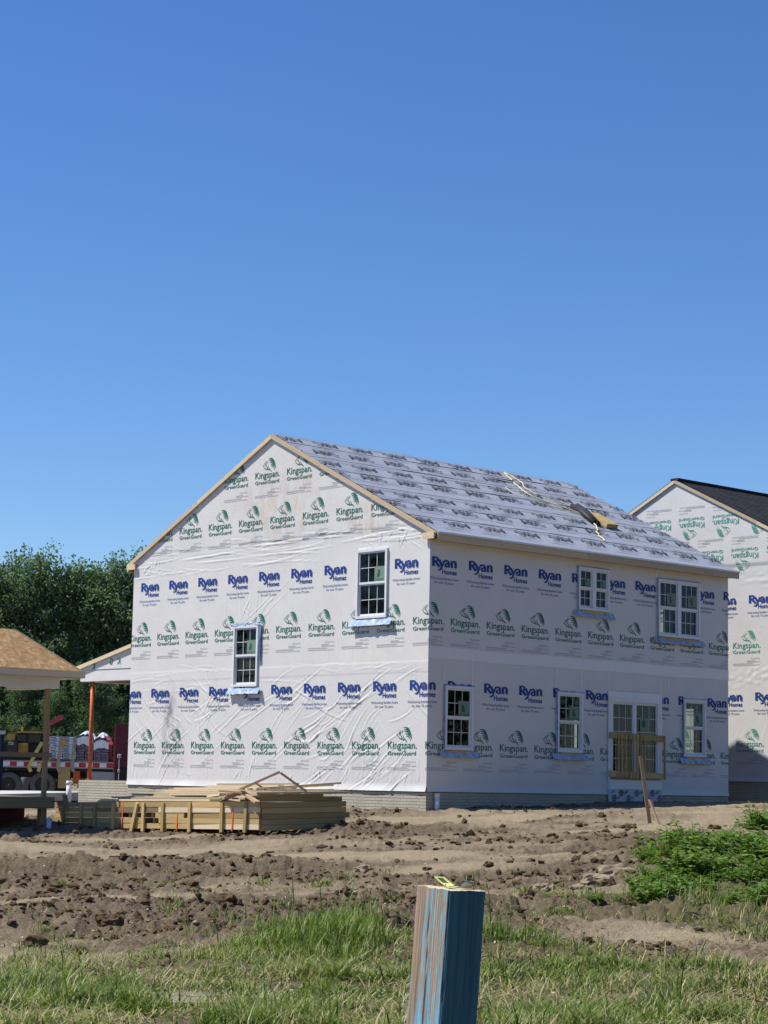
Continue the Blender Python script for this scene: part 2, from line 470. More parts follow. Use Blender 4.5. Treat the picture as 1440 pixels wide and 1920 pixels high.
def make_glass():
    m, nt = mat('window_glass'); o = N(nt, 'ShaderNodeOutputMaterial')
    t = N(nt, 'ShaderNodeBsdfTransparent'); t.inputs[0].default_value = (.62, .68, .66, 1)
    g = N(nt, 'ShaderNodeBsdfGlossy'); g.inputs['Roughness'].default_value = .015; g.inputs[0].default_value = (.5, .53, .56, 1)
    fr = N(nt, 'ShaderNodeFresnel'); fr.inputs['IOR'].default_value = 1.5
    bm = N(nt, 'ShaderNodeBump'); bm.inputs['Strength'].default_value = .04; bm.inputs['Distance'].default_value = .02
    L(nt, noise(nt, coords(nt), 3, 2), bm.inputs['Height']); L(nt, bm.outputs[0], g.inputs['Normal'])
    ge = N(nt, 'ShaderNodeNewGeometry'); iv = N(nt, 'ShaderNodeMath', operation='SUBTRACT'); iv.inputs[0].default_value = 1; L(nt, ge.outputs['Backfacing'], iv.inputs[1])
    ml = N(nt, 'ShaderNodeMath', operation='MULTIPLY'); L(nt, fr.outputs[0], ml.inputs[0]); L(nt, iv.outputs[0], ml.inputs[1])
    mx = N(nt, 'ShaderNodeMixShader'); L(nt, ml.outputs[0], mx.inputs[0]); L(nt, t.outputs[0], mx.inputs[1]); L(nt, g.outputs[0], mx.inputs[2])
    L(nt, mx.outputs[0], o.inputs[0]); return m
M['glass'] = make_glass()

def make_shingle():
    m, nt = mat('black_shingles'); b = principled(nt, .9, .2)
    v = N(nt, 'ShaderNodeTexVoronoi'); v.inputs['Scale'].default_value = 3.2; L(nt, coords(nt, scale=(1, 2.4, 2.4)), v.inputs['Vector'])
    s = N(nt, 'ShaderNodeSeparateColor'); L(nt, v.outputs['Color'], s.inputs[0])
    c = ramp(nt, s.outputs[0], [(0, (.014, .014, .016)), (1, (.04, .04, .045))])
    L(nt, mixc(nt, .3, c, ramp(nt, noise(nt, coords(nt), 60, 3), [(.3, (.008, .008, .01)), (.7, (.07, .07, .075))])), b.inputs['Base Color'])
    return m
M['shingle'] = make_shingle()

def make_ground():
    m, nt = mat('bare_soil'); b = principled(nt, .95, .15)
    at = N(nt, 'ShaderNodeAttribute', attribute_name='rough')
    o = coords(nt)
    n1 = noise(nt, o, .9, 6, .6); n2 = noise(nt, o, 7, 6, .65); n3 = noise(nt, o, 40, 4, .6)
    loose = ramp(nt, n2, [(.30, (0.0285, 0.0186, 0.0098)), (.5, (0.0712, 0.0497, 0.0278)), (.72, (0.1287, 0.0943, 0.0559))])
    dust = ramp(nt, n1, [(.3, (0.2446, 0.193, 0.1195)), (.7, (0.3284, 0.267, 0.172))])
    mr = N(nt, 'ShaderNodeMapRange'); mr.inputs['From Min'].default_value = .30; mr.inputs['From Max'].default_value = .95
    pm = N(nt, 'ShaderNodeMath', operation='ADD'); L(nt, at.outputs['Fac'], pm.inputs[0])
    nn = N(nt, 'ShaderNodeMapRange'); nn.inputs['To Min'].default_value = -.28; nn.inputs['To Max'].default_value = .28; nn.inputs['From Min'].default_value = .3; nn.inputs['From Max'].default_value = .7
    L(nt, n1, nn.inputs[0]); L(nt, nn.outputs[0], pm.inputs[1]); L(nt, pm.outputs[0], mr.inputs[0])
    c = mixc(nt, mr.outputs[0], dust, loose)
    pv = N(nt, 'ShaderNodeTexVoronoi'); pv.inputs['Scale'].default_value = 9; L(nt, o, pv.inputs['Vector'])
    peb = ramp(nt, pv.outputs['Distance'], [(.07, (1, 1, 1)), (.12, (0, 0, 0))])
    sp = N(nt, 'ShaderNodeSeparateColor'); L(nt, pv.outputs['Color'], sp.inputs[0])
    pk = ramp(nt, sp.outputs[0], [(.72, (0, 0, 0)), (.78, (1, 1, 1))])
    pf = mixc(nt, 1.0, peb, pk, 'MULTIPLY')
    c = mixc(nt, pf, c, (.55, .50, .43))
    c = mixc(nt, .30, c, ramp(nt, n3, [(.3, (.05, .035, .02)), (.7, (.42, .34, .25))]))
    wet = N(nt, 'ShaderNodeAttribute', attribute_name='wet')
    c = mixc(nt, wet.outputs['Fac'], c, mixc(nt, n2, (.045, .040, .018), (.15, .125, .065)))
    L(nt, c, b.inputs['Base Color'])
    s = N(nt, 'ShaderNodeMath', operation='ADD'); L(nt, n2, s.inputs[0]); L(nt, n3, s.inputs[1])
    bump(nt, b, s.outputs[0], .55, .06)
    return m
M['soil'] = make_ground()
M['pebble'] = plain('pale_pebble', (.46, .40, .32), .9, .2, .25)
M['clod'] = plain('clod_soil', (0.097, 0.0634, 0.0349), .95, .1, .55, 16, bstr=.8)
M['rock'] = plain('pale_clay_rock', (0.255, 0.204, 0.1403), .95, .1, .35, 9, bstr=.7)

def leafmat(name, stops, attr=None, trans=.35, rough=.55):
    m, nt = mat(name); o = N(nt, 'ShaderNodeOutputMaterial')
    if attr:
        a = N(nt, 'ShaderNodeAttribute', attribute_name=attr); fac = a.outputs['Fac']
    else:
        fac = noise(nt, coords(nt), .9, 4, .6)
    c = ramp(nt, fac, stops)
    p = N(nt, 'ShaderNodeBsdfPrincipled'); p.inputs['Roughness'].default_value = rough; p.inputs['Specular IOR Level'].default_value = .35
    t = N(nt, 'ShaderNodeBsdfTranslucent')
    tc = mixc(nt, 1.0, c, (.95, 1.15, .6), 'MULTIPLY')
    L(nt, c, p.inputs['Base Color']); L(nt, tc, t.inputs[0])
    mx = N(nt, 'ShaderNodeMixShader'); mx.inputs[0].default_value = trans
    L(nt, p.outputs[0], mx.inputs[1]); L(nt, t.outputs[0], mx.inputs[2]); L(nt, mx.outputs[0], o.inputs[0])
    return m
M['leaf'] = leafmat('tree_leaves', [(.0, (0.0615, 0.1012, 0.055)), (.5, (0.123, 0.1886, 0.1)), (1, (0.205, 0.276, 0.175))], 'tint', .5)
M['grass'] = leafmat('grass_blades', [(.0, (.025, .052, .008)), (.45, (.125, .20, .028)), (.7, (.22, .285, .055)), (.86, (.34, .30, .13)), (1, (.50, .43, .25))], 'tint', .3)
M['weed'] = leafmat('weed_leaves', [(.0, (0.0722, 0.1342, 0.0206)), (.5, (0.1548, 0.2477, 0.0413)), (1, (0.258, 0.3509, 0.0877))], 'tint', .35, .45)
M['bark'] = plain('tree_bark', (.09, .075, .06), .95, .1, .35, 5)

def make_post():
    m, nt = mat('worn_blue_paint'); b = principled(nt, .75, .25)
    s = noise(nt, coords(nt, scale=(70, 70, 3.2)), 1.0, 8, .72)
    streak = noise(nt, coords(nt, scale=(40, 40, 3.0), loc=(2.3, 1.2, .4)), 1.0, 8, .72)
    fine = noise(nt, coords(nt, scale=(260, 260, 38)), 1.0, 5, .7)
    woodc = ramp(nt, s, [(.3, (0.1955, 0.1232, 0.068)), (.5, (0.34, 0.2507, 0.17)), (.7, (0.442, 0.3655, 0.2805))])
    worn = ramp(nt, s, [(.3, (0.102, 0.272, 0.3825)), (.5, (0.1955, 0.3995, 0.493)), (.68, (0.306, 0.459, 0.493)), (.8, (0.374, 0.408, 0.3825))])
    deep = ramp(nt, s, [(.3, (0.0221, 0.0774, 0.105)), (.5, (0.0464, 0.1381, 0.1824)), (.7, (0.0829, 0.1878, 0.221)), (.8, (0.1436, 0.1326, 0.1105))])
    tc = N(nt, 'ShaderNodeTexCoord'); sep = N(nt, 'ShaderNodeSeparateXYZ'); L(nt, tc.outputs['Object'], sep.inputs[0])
    # one face still carries its full coat, deepened to paint in its shade; the other has weathered to pale streaks and bare wood
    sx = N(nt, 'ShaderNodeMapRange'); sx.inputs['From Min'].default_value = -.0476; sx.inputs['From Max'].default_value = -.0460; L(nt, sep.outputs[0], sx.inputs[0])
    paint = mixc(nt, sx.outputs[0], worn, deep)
    g = N(nt, 'ShaderNodeMapRange'); g.inputs['From Min'].default_value = .95; g.inputs['From Max'].default_value = 1.34; g.inputs['To Min'].default_value = .06; g.inputs['To Max'].default_value = -.08; L(nt, sep.outputs[2], g.inputs[0])
    gy = N(nt, 'ShaderNodeMapRange'); gy.inputs['From Min'].default_value = -.045; gy.inputs['From Max'].default_value = .045; gy.inputs['To Min'].default_value = .07; gy.inputs['To Max'].default_value = -.07; L(nt, sep.outputs[1], gy.inputs[0])
    acc = streak
    for k in (g.outputs[0], gy.outputs[0]):
        a = N(nt, 'ShaderNodeMath', operation='ADD'); L(nt, acc, a.inputs[0]); L(nt, k, a.inputs[1]); acc = a.outputs[0]
    f2 = N(nt, 'ShaderNodeMath', operation='MULTIPLY_ADD'); f2.inputs[1].default_value = .34; f2.inputs[2].default_value = -.15; L(nt, fine, f2.inputs[0])
    a = N(nt, 'ShaderNodeMath', operation='ADD'); L(nt, acc, a.inputs[0]); L(nt, f2.outputs[0], a.inputs[1])
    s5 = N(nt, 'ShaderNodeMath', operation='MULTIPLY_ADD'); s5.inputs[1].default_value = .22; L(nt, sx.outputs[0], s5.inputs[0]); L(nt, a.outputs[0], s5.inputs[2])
    mask = ramp(nt, s5.outputs[0], [(.47, (0, 0, 0)), (.53, (1, 1, 1))])
    c = mixc(nt, mask, woodc, paint)
    crack = ramp(nt, noise(nt, coords(nt, scale=(75, 75, .9)), 1.0, 2, .4), [(.30, (1, 1, 1)), (.34, (0, 0, 0))])
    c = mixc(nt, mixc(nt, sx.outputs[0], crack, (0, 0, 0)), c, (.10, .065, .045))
    L(nt, c, b.inputs['Base Color'])
    bump(nt, b, s, .7, .003)
    return m
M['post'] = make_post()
M['endgrain'] = plain('pale_end_grain', (.52, .44, .30), .9, .1, .15, 40)

# ------------------------------------------------------------------ ground sheet
def build_ground():
    a_in = np.radians(np.arange(-13.6, 13.6001, .042))
    a_out = np.radians(np.concatenate([np.arange(16, 60, 4), np.arange(60, 181, 10)]))
    az = np.concatenate([-a_out[::-1], a_in, a_out])
    d = [0.6, 1.5, 3, 5, 7, 9]
    D = 10.5
    while D < 62:
        d.append(D); D += .030 * (D / 12) ** 1.5
    d += list(np.geomspace(63, 120, 24)) + list(np.geomspace(140, 6000, 18))
    d = np.array(d)
    A, Dm = np.meshgrid(az, d)
    c = np.where(np.abs(A) < rad(14), np.cos(A), 1.0)
    x = Dm * np.sin(A) / c; y = Dm * np.cos(A) / c
    z = th(x, y)
    r = roughness(x, y)
    nr, nc = A.shape
    V = np.stack([x.ravel(), y.ravel(), z.ravel()], 1)
    i = np.arange(nr - 1)[:, None] * nc; j = np.arange(nc - 1)[None, :]
    F = np.stack([i + j, i + j + 1, i + j + 1 + nc, i + j + nc], -1).reshape(-1, 4)
    # cap at the camera's feet
    ci = len(V)
    V = np.vstack([V, [[0, 0, th(np.array([0.]), np.array([0.]))[0]]]])
    me = mesh_np('ground', V, F, [M['soil']], smooth=True)
    at = me.attributes.new('rough', 'FLOAT', 'POINT')
    at.data.foreach_set('value', np.append(r.ravel(), .5).astype(np.float32))
    wet = grass_density(x, y) * 1.0
    at = me.attributes.new('wet', 'FLOAT', 'POINT')
    at.data.foreach_set('value', np.append(np.clip(wet, 0, .92).ravel(), .5).astype(np.float32))
    o = bpy.data.objects.new('ground', me); link(o); o['kind'] = 'structure'
    return o

def grass_density(x, y):
    n = fbm(x * .9, y * .9, 101, 3) ; n2 = fbm(x * 3.1, y * 3.1, 111, 2)
    g = np.interp(y, [9, 13, 15.2, 16.6, 17.8, 18.9, 20.2], [1.25, 1.2, 1.05, .80, .42, .12, 0])
    g = g + (.62 * n + .30 * n2) * np.interp(y, [12, 15, 17, 20, 23], [.8, 1.3, 1.8, 1.3, .5])
    def blob(cx, cy, sx, sy, a): return a * np.exp(-((x - cx) / sx) ** 2 - ((y - cy) / sy) ** 2)
    g = g + blob(-.45, 18.3, .55, 1.4, .95) + blob(-1.75, 19.8, .35, .7, .6) + blob(-1.25, 20.0, .25, .5, .5) + blob(1.25, 18.4, .50, 1.5, .75) + blob(.95, 20.4, .3, .6, .4)
    g = g + blob(3.3, 21.8, 1.0, 1.0, .75) + blob(2.9, 20.3, 1.1, .55, 1.25) + blob(1.9, 20.4, .35, .4, .6) + blob(3.6, 19.5, .6, .7, 1.3) + blob(4.4, 22.5, 1.0, 1.2, .6) + blob(4.3, 20.0, .9, .8, .6) + blob(4.5, 23.5, 1.3, 1.6, .55) + blob(5.5, 27.5, 1.3, 2.2, .9) + blob(4.0, 25.0, 1.3, 1.8, .5) + blob(2.3, 22.0, .5, .5, .45) + blob(4.2, 18.2, .9, .8, .4)
    # bare streaks
    g = g - .85 * np.exp(-((y - 18.9 + .85 * (x - 2.6)) / .50) ** 2) * np.clip((x - 1.5) * 2, 0, 1) - .75 * np.exp(-((y - 15.6 + .25 * (x - 2)) / .32) ** 2) * np.clip((x - .7) * 1.5, 0, 1)
    g = g - 1.0 * np.exp(-((x + 1.25) / .55) ** 2 - ((y - 14.75) / .5) ** 2) - .5 * blob(-2.6, 16.6, .7, .5, 1)
    return np.clip(g, 0, 1.2) * (y < 33)

ground = build_ground()

# ------------------------------------------------------------------ lettering templates (flat print cut from sheets)
FONT_CAP = 1.0
def font_template(text, height, width=None, bold=0.0, align='LEFT'):
    cu = bpy.data.curves.new('t', 'FONT'); cu.body = text; cu.size = 1.0; cu.resolution_u = 2; cu.offset = bold
    ob = bpy.data.objects.new('t', cu); C.objects.link(ob)
    dg = bpy.context.evaluated_depsgraph_get()
    me = bpy.data.meshes.new_from_object(ob.evaluated_get(dg))
    me.calc_loop_triangles()
    V = np.array([v.co[:2] for v in me.vertices]); T = np.array([t.vertices[:] for t in me.loop_triangles])
    bpy.data.objects.remove(ob); bpy.data.curves.remove(cu); bpy.data.meshes.remove(me)
    V[:, 0] -= V[:, 0].min()
    cap = FONT_CAP
    sx = height / cap if width is None else width / V[:, 0].max()
    V[:, 0] *= sx; V[:, 1] *= height / cap
    if align == 'CENTER': V[:, 0] -= V[:, 0].max() / 2
    if align == 'RIGHT': V[:, 0] -= V[:, 0].max()
    return V, T
FONT_CAP = float(font_template('H', 1.0)[0][:, 1].max())
def stroke_template(strokes):
    V = []; T = []; Z = []
    for k, st in enumerate(strokes):
        pts = np.array([p[:2] for p in st], float); w = np.array([p[2] for p in st], float)
        if len(pts) > 2:                                  # catmull resample
            P = np.vstack([2 * pts[0] - pts[1], pts, 2 * pts[-1] - pts[-2]]); q = []; qw = []
            for i in range(len(pts) - 1):
                for t in np.linspace(0, 1, 4)[:-1]:
                    a, b, c, d = P[i:i + 4]
                    q.append(.5 * (2 * b + (c - a) * t + (2 * a - 5 * b + 4 * c - d) * t * t + (3 * b - a - 3 * c + d) * t ** 3)); qw.append(w[i] * (1 - t) + w[i + 1] * t)
            q.append(pts[-1]); qw.append(w[-1]); pts = np.array(q); w = np.array(qw)
        t = np.gradient(pts, axis=0); t /= np.linalg.norm(t, axis=1)[:, None] + 1e-9
        nrm = np.stack([-t[:, 1], t[:, 0]], 1)
        b = len(V)
        for p, n_, ww in zip(pts, nrm, w):
            V.append(p + n_ * ww / 2); V.append(p - n_ * ww / 2); Z += [k, k]
        for i in range(len(pts) - 1):
            a = b + 2 * i; T += [(a, a + 1, a + 3), (a, a + 3, a + 2)]
    return np.array(V), np.array(T), np.array(Z, float)

RY = [
 [(.13, 0, .25), (.13, 1, .25)], [(0, .035, .07), (.30, .035, .07)], [(0, .965, .07), (.2, .965, .07)],
 [(.2, .92, .16), (.42, .91, .17), (.55, .74, .23), (.44, .55, .17), (.22, .50, .15)],
 [(.30, .54, .20), (.48, .26, .25), (.70, -.02, .25)],
 [(.66, .72, .24), (.80, .40, .23), (.93, .06, .20)],
 [(1.17, .72, .14), (1.02, .30, .15), (.86, -.16, .16), (.70, -.36, .15), (.52, -.36, .06)],
 [(1.22, .56, .12), (1.36, .70, .14), (1.52, .62, .2), (1.56, .40, .21)], [(1.56, .5, .21), (1.57, 0, .21)],
 [(1.52, .42, .1), (1.32, .36, .15), (1.24, .19, .19), (1.34, .03, .13), (1.5, .10, .1)],
 [(1.86, .71, .22), (1.86, 0, .22)], [(1.9, .56, .12), (2.08, .69, .17), (2.22, .55, .22), (2.23, .3, .22)], [(2.23, .42, .22), (2.23, 0, .22)]]
def leaf_logo():
    S = []
    # fan of five drooping leaves at the right, a forked twig at the left
    for (x0, y0, x1, y1, x2, y2, x3, y3, w) in [(-.03, .27, .06, .275, .13, .235, .165, .175, .030), (-.01, .235, .08, .232, .15, .185, .19, .12, .034), (.01, .195, .10, .185, .17, .13, .205, .065, .034), (.03, .15, .11, .135, .17, .085, .20, .025, .030), (.05, .105, .11, .09, .15, .05, .175, .0, .022)]:
        S.append([(x0, y0, .006), (x1, y1, w), (x2, y2, w * .8), (x3, y3, .004)])
    S.append([(.07, -.02, .020), (.02, .03, .020), (-.06, .035, .018), (-.13, .06, .015), (-.18, .11, .012), (-.20, .15, .006)])
    S.append([(-.06, .035, .014), (-.065, .09, .016), (-.11, .13, .014), (-.08, .19, .012), (-.03, .24, .006)])
    S.append([(.02, .03, .013), (-.02, .08, .013), (-.02, .12, .006)])
    S.append([(-.17, .13, .010), (-.13, .18, .016), (-.07, .23, .006)])
    return S

def T3(t):                            # (V,T)->(V,T,Z)
    return (t[0], t[1], np.zeros(len(t[0]))) if len(t) == 2 else t
rv, rt, rz_ = stroke_template(RY)
rv = rv * np.array([.76 / 2.34, .215]); rv[:, 0] -= .38
LOGO_RYAN = [((rv, rt, rz_), 0, 0, 0)]
LOGO_RYAN += [(T3(font_template('Homes', .108, .45, .024, 'RIGHT')), .385, -.155, 0),
              (T3(font_template('Welcoming families home', .052, .88, .014, 'CENTER')), 0, -.285, 3),
              (T3(font_template('for over 75 years.', .052, .60, .014, 'CENTER')), 0, -.375, 3)]
lv, lt, lz = stroke_template(leaf_logo())
LOGO_KING = [((lv * np.array([1.2, 1.05]), lt, lz), .06, .315, 1),
             (T3(font_template('Kingspan.', .155, .92, .010, 'CENTER')), 0, .145, 1),
             (T3(font_template('GreenGuard', .086, .90, .012, 'CENTER')), -.01, -.0, 1),
             (T3(font_template('Building Wrap', .032, .30, .006, 'RIGHT')), .44, -.155, 2)]
bars = [[(.0, -.20, .010), (.26, -.20, .010)], [(.0, -.232, .010), (.45, -.232, .010)], [(-.47, -.275, .011), (.2, -.275, .011)], [(-.47, -.315, .010), (.43, -.315, .010)]]
LOGO_KING.append((stroke_template(bars), 0, 0, 2))
ABC = T3(font_template('ABC', .27, .80, .03, 'CENTER'))

def clip_half(polys, a, b, c):
    """keep a*x+b*y<=c of a list of polygons (lists of 2-tuples)"""
    out = []
    for P in polys:
        Q = []
        for i in range(len(P)):
            p = P[i]; q = P[(i + 1) % len(P)]
            dp = a * p[0] + b * p[1] - c; dq = a * q[0] + b * q[1] - c
            if dp <= 0: Q.append(p)
            if dp * dq < 0:
                t = dp / (dp - dq); Q.append((p[0] + t * (q[0] - p[0]), p[1] + t * (q[1] - p[1])))
        if len(Q) >= 3: out.append(Q)
    return out
def clip_rect_out(polys, r):
    u0, u1, z0, z1 = r
    out = clip_half(polys, 1, 0, u0)
    rest = clip_half(polys, -1, 0, -u0)
    out += clip_half(rest, -1, 0, -u1); rest = clip_half(rest, 1, 0, u1)
    out += clip_half(rest, 0, 1, z0); out += clip_half(rest, 0, -1, -z1)
    return out

class Print:
    """collects print polygons in wall coordinates (u, z)"""
    def __init__(s, halves, rects): s.h = halves; s.r = rects; s.V = []; s.F = []; s.M = []; s.Z = []
    def put(s, logo, u, z, flip=1, rot=0):
        for (V, T, Zk), dx, dz, mi in logo:
            P = V + np.array([dx, dz])
            if rot: P = -P
            P = P * np.array([flip, 1]) + np.array([u, z])
            inside = np.ones(len(T), bool); gone = np.zeros(len(T), bool)
            A = P[T]
            for (a, b, c) in s.h:
                d = a * A[:, :, 0] + b * A[:, :, 1] - c
                inside &= (d <= 0).all(1); gone |= (d > 0).all(1)
            for (u0, u1, z0, z1) in s.r:
                sep = (A[:, :, 0] < u0).all(1) | (A[:, :, 0] > u1).all(1) | (A[:, :, 1] < z0).all(1) | (A[:, :, 1] > z1).all(1)
                inside &= sep
            for ti in range(len(T)):
                if gone[ti]: continue
                polys = [[tuple(p) for p in A[ti]]]
                if not inside[ti]:
                    for h in s.h: polys = clip_half(polys, *h)
                    for r in s.r: polys = clip_rect_out(polys, r)
                zz = Zk[T[ti][0]]
                for Q in polys:
                    b = len(s.V); s.V += Q; s.Z += [zz] * len(Q)
                    for k in range(1, len(Q) - 1):
                        s.F.append((b, b + k, b + k + 1)); s.M.append(mi)
    def build(s, name, parent, mats, hfun, emb, flipn=False):
        P = np.array(s.V); Fc = np.array(s.F, dtype=np.int64); Mi = np.array(s.M)
        # subdivide long edges so that the print lies on the wrinkled sheet
        for _ in range(2):
            e = np.linalg.norm(P[Fc] - P[np.roll(Fc, -1, axis=1)], axis=2).max(1)
            big = e > .07
            if not big.any(): break
            keep = Fc[~big]; km = Mi[~big]; B = Fc[big]; bm = Mi[big]
            m = [(P[B[:, i]] + P[B[:, (i + 1) % 3]]) / 2 for i in range(3)]
            z = np.array(s.Z); zb = z[B[:, 0]]
            n0 = len(P); nb = len(B)
            P = np.vstack([P] + m); s.Z = list(np.concatenate([z, zb, zb, zb]))
            i0 = n0 + np.arange(nb); i1 = i0 + nb; i2 = i1 + nb
            Fc = np.vstack([keep, np.stack([B[:, 0], i0, i2], 1), np.stack([i0, B[:, 1], i1], 1), np.stack([i2, i1, B[:, 2]], 1), np.stack([i0, i1, i2], 1)])
            Mi = np.concatenate([km, bm, bm, bm, bm])
        h = hfun(P[:, 0], P[:, 1]) + .006 + .0007 * np.array(s.Z)
        W = emb(P[:, 0], P[:, 1], h)
        if flipn: Fc = Fc[:, ::-1]
        o = bpy.data.objects.new(name, mesh_np(name, W, Fc, mats, Mi, smooth=True))
        return link(o, parent)

# ------------------------------------------------------------------ wrinkled wrap
class Wrinkles:
    def __init__(s): s.c = []
    def line(s, u0, z0, u1, z1, w, a, bow=0): s.c.append((u0, z0, u1, z1, max(w * .62, .012), a * .55, bow))
    def __call__(s, u, z):
        u = np.asarray(u, float); z = np.asarray(z, float)
        h = .010 + .006 * fbm(u * .8, z * .8, 3, 3)
        for (u0, z0, u1, z1, w, a, bow) in s.c:
            Lx = u1 - u0; Lz = z1 - z0; LL = math.hypot(Lx, Lz)
            m = (u > min(u0, u1) - .35 - abs(bow)) & (u < max(u0, u1) + .35 + abs(bow)) & (z > min(z0, z1) - .35 - abs(bow)) & (z < max(z0, z1) + .35 + abs(bow))
            if not m.any(): continue
            du = u[m] - u0; dz = z[m] - z0
            t = (du * Lx + dz * Lz) / (LL * LL); d = (-du * Lz + dz * Lx) / LL
            tc = np.clip(t, 0, 1)
            d = d - bow * 4 * tc * (1 - tc)
            over = np.maximum(np.maximum(-t, t - 1), 0) * LL
            win = np.sin(np.pi * np.clip(tc, .0, 1)) ** .6
            ww = w * (.6 + .8 * tc)
            hh = a * win * np.exp(-(d / ww) ** 2 - (over / (w * 2)) ** 2) - .45 * a * win * np.exp(-((d - 1.7 * ww) / (ww * 1.2)) ** 2)
            h[m] += np.where(over > 0, hh * 0, hh)
        return np.clip(h, .002, .09)

def grid_wall(name, parent, mat_, us, zs, keep, hfun, emb, flipn=False, extra=None):
    U, Z = np.meshgrid(us, zs)
    h = hfun(U.ravel(), Z.ravel())
    if extra is not None: h = h + extra(U.ravel(), Z.ravel())
    V = emb(U.ravel(), Z.ravel(), h)
    nz, nu = U.shape
    i = np.arange(nz - 1)[:, None] * nu; j = np.arange(nu - 1)[None, :]
    F = np.stack([i + j, i + j + 1, i + j + 1 + nu, i + j + nu], -1).reshape(-1, 4)
    uc = (U[:-1, :-1] + U[1:, 1:]).ravel() / 2; zc = (Z[:-1, :-1] + Z[1:, 1:]).ravel() / 2
    F = F[keep(uc, zc)]
    if flipn: F = F[:, ::-1]
    used = np.unique(F); remap = np.full(len(V), -1); remap[used] = np.arange(len(used))
    o = bpy.data.objects.new(name, mesh_np(name, V[used], remap[F], [mat_], smooth=True))
    return link(o, parent)

def wall_cells(mb, u0, u1, z0, z1, holes, fn, m=0):
    """solid wall with openings: boxes between the hole lines; fn maps (u0,u1,z0,z1) to a box"""
    us = sorted({u0, u1, *[h[0] for h in holes], *[h[1] for h in holes]}); zs = sorted({z0, z1, *[h[2] for h in holes], *[h[3] for h in holes]})
    us = [u for u in us if u0 <= u <= u1]; zs = [z for z in zs if z0 <= z <= z1]
    for a, b in zip(us[:-1], us[1:]):
        for c, d in zip(zs[:-1], zs[1:]):
            uc, zc = (a + b) / 2, (c + d) / 2
            if any(h[0] < uc < h[1] and h[2] < zc < h[3] for h in holes): continue
            mb.box(*fn(a, b, c, d), m)

# ------------------------------------------------------------------ windows
def window(house, wall, u0, u1, z0, z1, cols=3, rows=2, twin=False, sticker=True, sill=True, name='window', sash=True):
    """wall 'g': gable (plane X=0, u=Y, outward -X); 'w': eaves wall (plane Y=0, u=X, outward -Y)"""
    def bx(mb, a, b, c, d, n0, n1, m=0):
        if wall == 'g': mb.box((-n1, a, c), (-n0, b, d), m)
        else: mb.box((a, -n1, c), (b, -n0, d), m)
    f = .055
    fr = MB()
    bx(fr, u0, u1, z1 - f, z1, -.02, .062); bx(fr, u0, u1, z0, z0 + f, -.02, .066)
    bx(fr, u0, u0 + f, z0 + f, z1 - f, -.02, .060); bx(fr, u1 - f, u1, z0 + f, z1 - f, -.02, .060)
    units = [(u0 + f, u1 - f)]
    if twin:
        c = (u0 + u1) / 2; bx(fr, c - .06, c + .06, z0 + f, z1 - f, -.02, .058)
        units = [(u0 + f, c - .06), (c + .06, u1 - f)]
    win = fr.build(name, M['vinyl'], house)
    zm = (z0 + z1) / 2
    for a, b in units:
        for (c, d, n, up) in ((zm - .005, z1 - f, .012, True), (z0 + f, zm + .005, -.012, False)):
            s = MB(); k = .038
            bx(s, a + .002, b - .002, d - k, d - .001, n - .02, n + .022); bx(s, a + .002, b - .002, c + .001, c + k + .012, n - .02, n + .022)
            bx(s, a + .002, a + k, c + k + .012, d - k, n - .02, n + .020); bx(s, b - k, b - .002, c + k + .012, d - k, n - .02, n + .020)
            s.build('sash', M['vinyl'], win)
            p = MB(); bx(p, a + k - .003, b - k + .003, c + k + .01, d - k + .003, n - .006, n - .003)
            p.build('pane', M['glass'], win)
            g = MB(); pa, pb, pc, pd = a + k, b - k, c + k + .012, d - k
            for i in range(1, cols):
                x = pa + (pb - pa) * i / cols; bx(g, x - .008, x + .008, pc, pd, n - .0015, n + .003)
            for i in range(1, rows):
                x = pc + (pd - pc) * i / rows
                bx(g, pa, pb, x - .008, x + .008, n - .001, n + .0045)
            g.build('grille', M['grille'], win)
            if up and sticker:
                # paper label at the lower corner, right-hand side as seen from outside
                w_ = min(.34, (pb - pa) * .55)
                q0, q1 = ((pb - w_ - .01, pb - .01) if wall == 'w' else (pa + .01, pa + .01 + w_))
                st = MB(); bx(st, q0, q1, pc + .015, pc + .015 + w_ * .95, n + .006, n + .0068)
                so = st.build('label_sticker', [M['sticker'], M['sticker_green']], win)
                bl = MB()
                cu = (q0 + q1) / 2 - (.03 if wall == 'w' else -.03)
                bx(bl, cu - .05, cu + .03, pc + .12, pc + .24 * w_ / .34 + .02, n + .0072, n + .0078); bx(bl, cu - .02, cu + .06, pc + .09, pc + .18 * w_ / .34, n + .0073, n + .0079)
                bx(bl, q0 + .03, q1 - .03, pc + .035, pc + .055, n + .0072, n + .0078)
                bl.build('label_print', M['sticker_green'], win)
    return win

def ragged_strip(name, parent, mat_, wall, u0, u1, z0, z1, n=.05, droop=.02, seed=0):
    r = np.random.default_rng(seed)
    k = 14; us = np.linspace(u0, u1, k)
    V = []; F = []
    for i, u in enumerate(us):
        top = z1 + r.normal(0, .004); bot = z0 + r.normal(0, .007); o1 = n + r.normal(0, .004); o2 = n + .02 + abs(r.normal(0, .012)) + droop
        for (zz, nn) in ((top, o1), ((top + bot) / 2, (o1 + o2) / 2 + r.normal(0, .008)), (bot, o2)):
            V.append((-nn, u, zz) if wall == 'g' else (u, -nn, zz))
    for i in range(k - 1):
        for j in range(2):
            a = i * 3 + j; F.append((a, a + 1, a + 4, a + 3))
    o = bpy.data.objects.new(name, mesh_from(name, V, F, [mat_], smooth=False))
    return link(o, parent)

